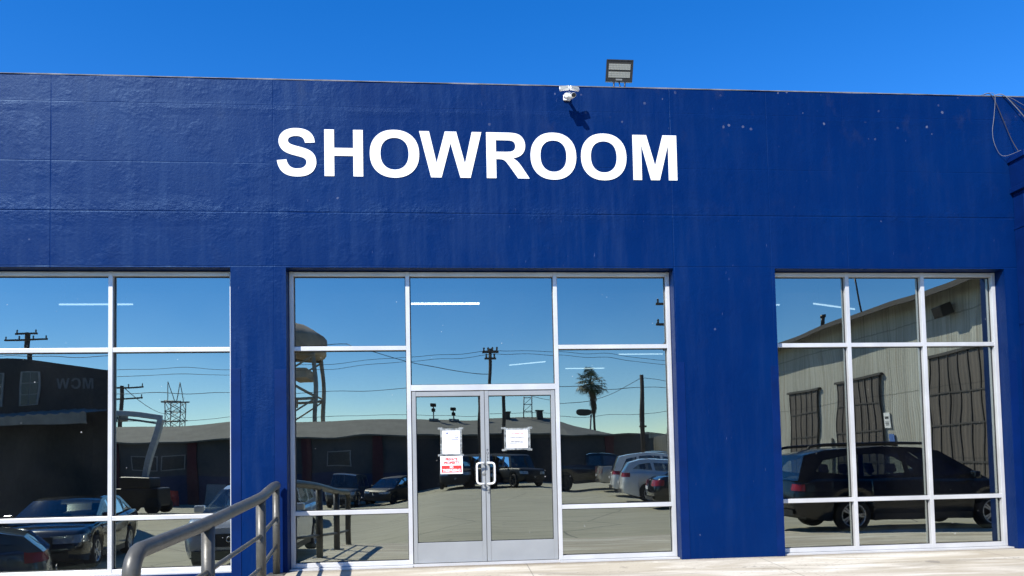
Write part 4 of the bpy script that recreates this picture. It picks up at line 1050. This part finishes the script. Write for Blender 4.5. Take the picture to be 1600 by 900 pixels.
for a, b in ((-15.3, -14.5), (-13.9, -13.4), (-18.5, -17.7)):
    g = MB(); g.box(a - 0.05, b + 0.05, YB + 0.001, YB + 0.05, 3.45, 4.52); wf = bc(g.build('window', M['sash']))
    g = MB()
    for i in range(2):
        for k in range(3): g.box(lerp(a, b, i / 2) + 0.015, lerp(a, b, (i + 1) / 2) - 0.015, YB + 0.052, YB + 0.06, 3.48 + k * 0.345, 3.48 + (k + 1) * 0.345 - 0.03)
    o = g.build('pane', M['pane_dark']); o.parent = wf
# wall letters face the shop front (+y): seen straight from there the order runs from +x to -x
for c, a, b in (('W', -12.85, -12.42), ('C', -12.36, -12.06), ('M', -12.0, -11.66)):
    o = glyph(c, a, b, 3.92, 4.30, YB + 0.012, 0.01, None, M['faint_grey'], 'letter', flip=True); bc(o)

# ------------------------------------------------------------------ boom lift
BL = empty('boom_lift', 'white articulated boom lift with its arm folded over the yard', 'boom lift', (-16.05, -30.5, ground_z(-16, -30.5)))
g = MB(); g.box(-1.2, 1.2, -0.9, 0.9, 0.35, 1.3, bev=0.08); g.box(-0.9, 0.7, -0.8, 0.8, 1.3, 1.9, bev=0.1); g.build('chassis', M['trim'], BL)
for x in (-0.85, 0.85):
    for y in (-0.85, 0.85):
        g = MB(); m_ = Matrix.Translation((x, y, 0.4)) @ Matrix.Rotation(RAD(90), 4, 'X'); g.lathe([(0, -0.16), (0.36, -0.16), (0.4, -0.1), (0.4, 0.1), (0.36, 0.16), (0, 0.16)], m_, 20); g.build('wheel', M['tyre'], BL)
def beam(p, q, wd):
    p, q = Vector(p), Vector(q); m_ = Matrix.Translation((p + q) / 2) @ (q - p).to_track_quat('Z', 'Y').to_matrix().to_4x4(); g = MB(); g.box(-wd / 2, wd / 2, -wd / 2, wd / 2, -(q - p).length / 2, (q - p).length / 2, m_, bev=wd * 0.15); return g
beam((0, 0, 1.5), (0.95, 0, 5.15), 0.30).build('lower_arm', M['boom'], BL)
beam((1.0, 0, 5.20), (-3.2, 0.2, 5.70), 0.26).build('upper_arm', M['boom'], BL)
beam((0.85, 0, 4.90), (-1.9, 0.1, 5.30), 0.10).build('cylinder', M['steel'], BL)
g = MB(); g.box(-4.2, -3.2, -0.6, 0.6, 5.15, 5.25); 
for z in (5.65, 6.15): g.tube([(-4.2, -0.6, z), (-3.2, -0.6, z), (-3.2, 0.6, z), (-4.2, 0.6, z), (-4.2, -0.6, z)], 0.03, 6)
g.build('basket', M['boom'], BL)

# ------------------------------------------------------------------ poles, pylon, tower, palm
def utility_pole(label, x, y, h, arms, r=0.15, rz=0.0, transformer=False, lean_=0.0):
    t = empty('utility_pole', label, 'utility pole', (x, y, -0.4), rz)
    g = MB(); g.tube([(0, 0, 0), (lean_ * 0.5, 0, h * 0.5), (lean_, 0, h)], r, 10, radii=[r * 1.15, r, r * 0.8]); g.build('shaft', M['wood_pole'], t)
    for z, wd, n_ in arms:
        xo = lean_ * z / h
        g = MB(); g.box(xo - wd / 2, xo + wd / 2, 0.10, 0.22, z - 0.07, z + 0.07); a = g.build('crossarm', M['wood_pole'], t)
        g = MB()
        for k in range(n_):
            px = xo - wd / 2 + 0.12 + (wd - 0.24) * k / max(1, n_ - 1)
            g.lathe([(0.03, 0.07), (0.07, 0.12), (0.05, 0.2), (0.08, 0.26), (0.03, 0.34)], Matrix.Translation((px, 0.16, z)), 8)
        g.build('insulator', M['insul'], a)
    if transformer:
        for s in (-1, 1):
            g = MB(); g.tube([(s * 0.5, 0.3, h - 3.4), (s * 0.5, 0.3, h - 2.4)], 0.36, 12); g.build('transformer', M['steel'], t)
    return t
utility_pole('timber utility pole with double crossarms rising behind the black workshop', -35.0, -55, 13.4, [(12.8, 3.4, 4), (13.3, 1.7, 2)], 0.24)
utility_pole('timber utility pole with two crossarms and transformer drums behind the boom lift', -33.8, -70, 10.4, [(10.2, 4.4, 4), (9.2, 4.4, 3)], 0.22, transformer=True)
utility_pole('tall timber utility pole with twin insulated crossarms above the double doors', 3.1, -43.9, 10.2, [(9.95, 1.15, 4), (9.5, 0.8, 3)], 0.14)
utility_pole('plain timber pole leaning slightly beyond the far end of the shed', 14.0, -42, 7.7, [(4.2, 0.5, 1)], 0.17, lean_=-0.25)
utility_pole('timber utility pole with stacked crossarms at the right jamb of the door bay', 13.2, -33, 11.2, [(10.9, 1.5, 3), (9.6, 1.5, 3), (8.2, 0.9, 2)], 0.17)
def power_line(label, pts, r=0.017):
    P = []
    for (a, b, sag) in pts:
        a, b = Vector(a), Vector(b)
        for k in range(21):
            u = k / 20; p = a.lerp(b, u); p.z -= sag * 4 * u * (1 - u); P.append(p)
    g = MB(); g.tube(P, r, 5); return tag(g.build('power_line', M['wire']), label, 'power line')
power_line('highest overhead wire sagging between the tall poles above the yard', [((-60, -54, 11.0), (3.1, -43.9, 9.7), 1.6), ((3.1, -43.9, 9.7), (80, -54, 11.2), 1.8)])
power_line('second overhead wire just below the highest above the yard', [((-60, -54, 10.5), (3.4, -43.9, 9.45), 1.7), ((3.4, -43.9, 9.45), (80, -54, 10.7), 1.9)])
power_line('low overhead wire crossing behind the palm tree', [((-60, -60, 9.3), (3.8, -60, 8.6), 0.7), ((3.8, -60, 8.6), (70, -60, 8.8), 0.6)], 0.026)
power_line('low overhead wire running under the palm crown to the leaning pole', [((3.1, -43.9, 6.9), (13.75, -42, 7.1), 1.4), ((13.75, -42, 7.1), (60, -54, 6.2), 0.8)])
power_line('overhead wire just above the roof of the low building', [((-60, -58, 6.0), (80, -58, 6.2), 0.35)], 0.02)
power_line('thick bundled cable with a coil above the left of the yard', [((-70, -50, 10.8), (-8, -50, 11.2), 0.9), ((-8, -50, 11.2), (3.1, -43.9, 8.0), 0.5)], 0.028)
power_line('faint wire between the boom lift pole and the lattice pylon', [((-33.8, -70, 10.0), (-104, -290, 30), 4)], 0.04)
# lattice pylon
PT = empty('transmission_tower', 'distant steel lattice transmission tower with twin peaks on the skyline', 'pylon', (-108, -292, -0.4))
g = MB(); hw_, Hh = 2.9, 34.0
lv = [0, 5, 10, 14, 18, 22, 25.5, 29]
for sx in (-1, 1):
    for sy in (-1, 1): g.tube([(sx * hw_, sy * hw_, 0), (sx * hw_ * 0.95, sy * hw_ * 0.95, 29)], 0.20, 5)
for i in range(len(lv) - 1):
    a, b = lv[i], lv[i + 1]
    for sy in (-1, 1):
        g.tube([(-hw_, sy * hw_, a), (hw_, sy * hw_, b)], 0.12, 4); g.tube([(hw_, sy * hw_, a), (-hw_, sy * hw_, b)], 0.12, 4); g.tube([(-hw_, sy * hw_, b), (hw_, sy * hw_, b)], 0.13, 4)
    for sx in (-1, 1): g.tube([(sx * hw_, -hw_, a), (sx * hw_, hw_, b)], 0.12, 4)
for s in (-1, 1):
    for q_ in (-1, 1): g.tube([(s * hw_ * (0.95 if q_ > 0 else 0.1), 0, 29), (s * hw_ * 0.72, 0, 35.5)], 0.15, 4)
g.build('lattice', M['steel'], PT)
g = MB(); g.box(-5.0, 5.0, -0.3, 0.3, 28.6, 29.1); g.box(-4.6, 4.6, -0.3, 0.3, 21.8, 22.2); g.build('crossarm', M['steel'], PT)
# water tower
WT = empty('water_tower', 'rusty water tower on braced steel legs beyond the low building', 'water tower', (-17.6, -72, -1.4))
g = MB(); g.lathe([(0.0, 15.2), (1.6, 14.9), (3.2, 14.6), (4.2, 14.75), (4.35, 15.0), (4.35, 16.6), (4.1, 16.9), (2.2, 18.0), (0.0, 18.6)], None, 32); g.build('tank', M['tank'], WT)
for sx in (-1, 1):
    for sy in (-1, 1):
        g = MB(); g.tube([(sx * 3.9, sy * 3.9 * 0.7, 0), (sx * 3.4, sy * 3.4 * 0.7, 14.9)], 0.23, 8); g.build('leg', M['tank'], WT)
g = MB()
for z0, z1 in ((0.5, 5.2), (5.2, 10.0), (10.0, 14.6)):
    for sy in (-1, 1):
        g.tube([(-3.7, sy * 2.6, z0), (3.6, sy * 2.6, z1)], 0.10, 5); g.tube([(3.7, sy * 2.6, z0), (-3.6, sy * 2.6, z1)], 0.10, 5); g.tube([(-3.6, sy * 2.6, z1), (3.6, sy * 2.6, z1)], 0.16, 5)
g.box(1.0, 2.6, -2.4, 2.4, 12.2, 13.2); g.box(-0.6, 0.9, -2.4, 2.4, 9.4, 10.3)
g.build('bracing', M['tank'], WT)
# palm
PA = empty('palm_tree', 'tall fan palm with a shaggy dead skirt on the skyline right of the doors', 'palm tree', (19.2, -88, -0.4))
g = MB(); pts = [(0.9, 0, 0), (0.75, 0, 3.5), (0.45, 0, 7), (0.1, 0, 10.0), (0, 0, 12.0)]; g.tube(spline(pts, 4), 0.17, 10, radii=None); g.build('trunk', M['wood_pole'], PA)
rp = random.Random(11)
g = MB()
for k in range(170):
    a = rp.uniform(0, 6.28); z = rp.uniform(8.9, 11.2); rr_ = lerp(0.16, 0.42, (z - 7.2) / 4) * rp.uniform(0.6, 1.2)
    p = Vector((0.3 - (z - 7) * 0.06 + rr_ * math.cos(a), rr_ * math.sin(a), z)); d = Vector((math.cos(a) * 0.15, math.sin(a) * 0.15, -rp.uniform(0.4, 0.8))); tn = Vector((-math.sin(a), math.cos(a), 0)) * rp.uniform(0.03, 0.07)
    g.poly([p - tn, p + tn, p + d + tn * 0.3, p + d - tn * 0.3])
g.build('dead_skirt', M['leaf_dead'], PA)
g = MB(); c0 = Vector((0, 0, 12.0))
for k in range(46):
    a = rp.uniform(0, 6.28); el = rp.uniform(-0.75, 1.35); ln = rp.uniform(0.9, 1.6)
    d = Vector((math.cos(a) * math.cos(el), math.sin(a) * math.cos(el), math.sin(el)))
    c1 = c0 + d * ln
    g.tube([c0, c1], 0.03, 4)
    sd_ = d.cross(Vector((0, 0, 1))).normalized(); un = sd_.cross(d)
    for j in range(13):
        u = RAD(-95 + 190 * j / 12); l2 = rp.uniform(0.75, 1.15)
        e = d * math.cos(u) + sd_ * math.sin(u)
        wv = (e.cross(un)).normalized() * 0.055
        m1 = c1 + e * l2 * 0.6; tip = c1 + e * l2 + Vector((0, 0, -0.28 * l2))
        g.poly([c1, m1 - wv, tip, m1 + wv])
g.build('crown', M['leaf'], PA)
# oval sign on a post
OS = empty('pole_sign', 'dark oval street sign on a thin post left of the palm trunk', 'sign', (16.6, -80, -0.4))
g = MB(); g.tube([(0.9, 0, 0), (0.9, 0, 7.9)], 0.12, 8); g.build('post', M['steel'], OS)
g = MB(); n = 28; ol = [(0.9 * math.copysign(abs(math.cos(2 * math.pi * k / n)) ** 0.6, math.cos(2 * math.pi * k / n)), 0.36 * math.copysign(abs(math.sin(2 * math.pi * k / n)) ** 0.8, math.sin(2 * math.pi * k / n))) for k in range(n)]
vv = g.grid([[(x, y, z + 8.2) for x, z in ol] for y in (-0.18, 0.18)], smooth=False, close=True); g.bm.faces.new(vv[0]); g.bm.faces.new(list(reversed(vv[1])))
g.build('panel', M['bronze'], OS)
# antenna and stub on the shed roof
g = MB(); g.tube([(SX - 0.1, -18.15, 6.86), (SX - 0.4, -18.2, 8.6)], 0.035, 6); tag(g.build('roof_antenna', M['bronze']), 'thin leaning antenna rod on the shed roof edge', 'antenna')
g = MB(); g.tube([(SX + 0.1, -21.6, 6.93), (SX + 0.1, -21.6, 7.40)], 0.09, 8); g.tube([(SX + 0.1, -21.6, 7.35), (SX + 0.1, -21.6, 7.48)], 0.13, 8); tag(g.build('vent_pipe', M['bronze']), 'short upright vent pipe near the far end of the shed roof', 'vent pipe')
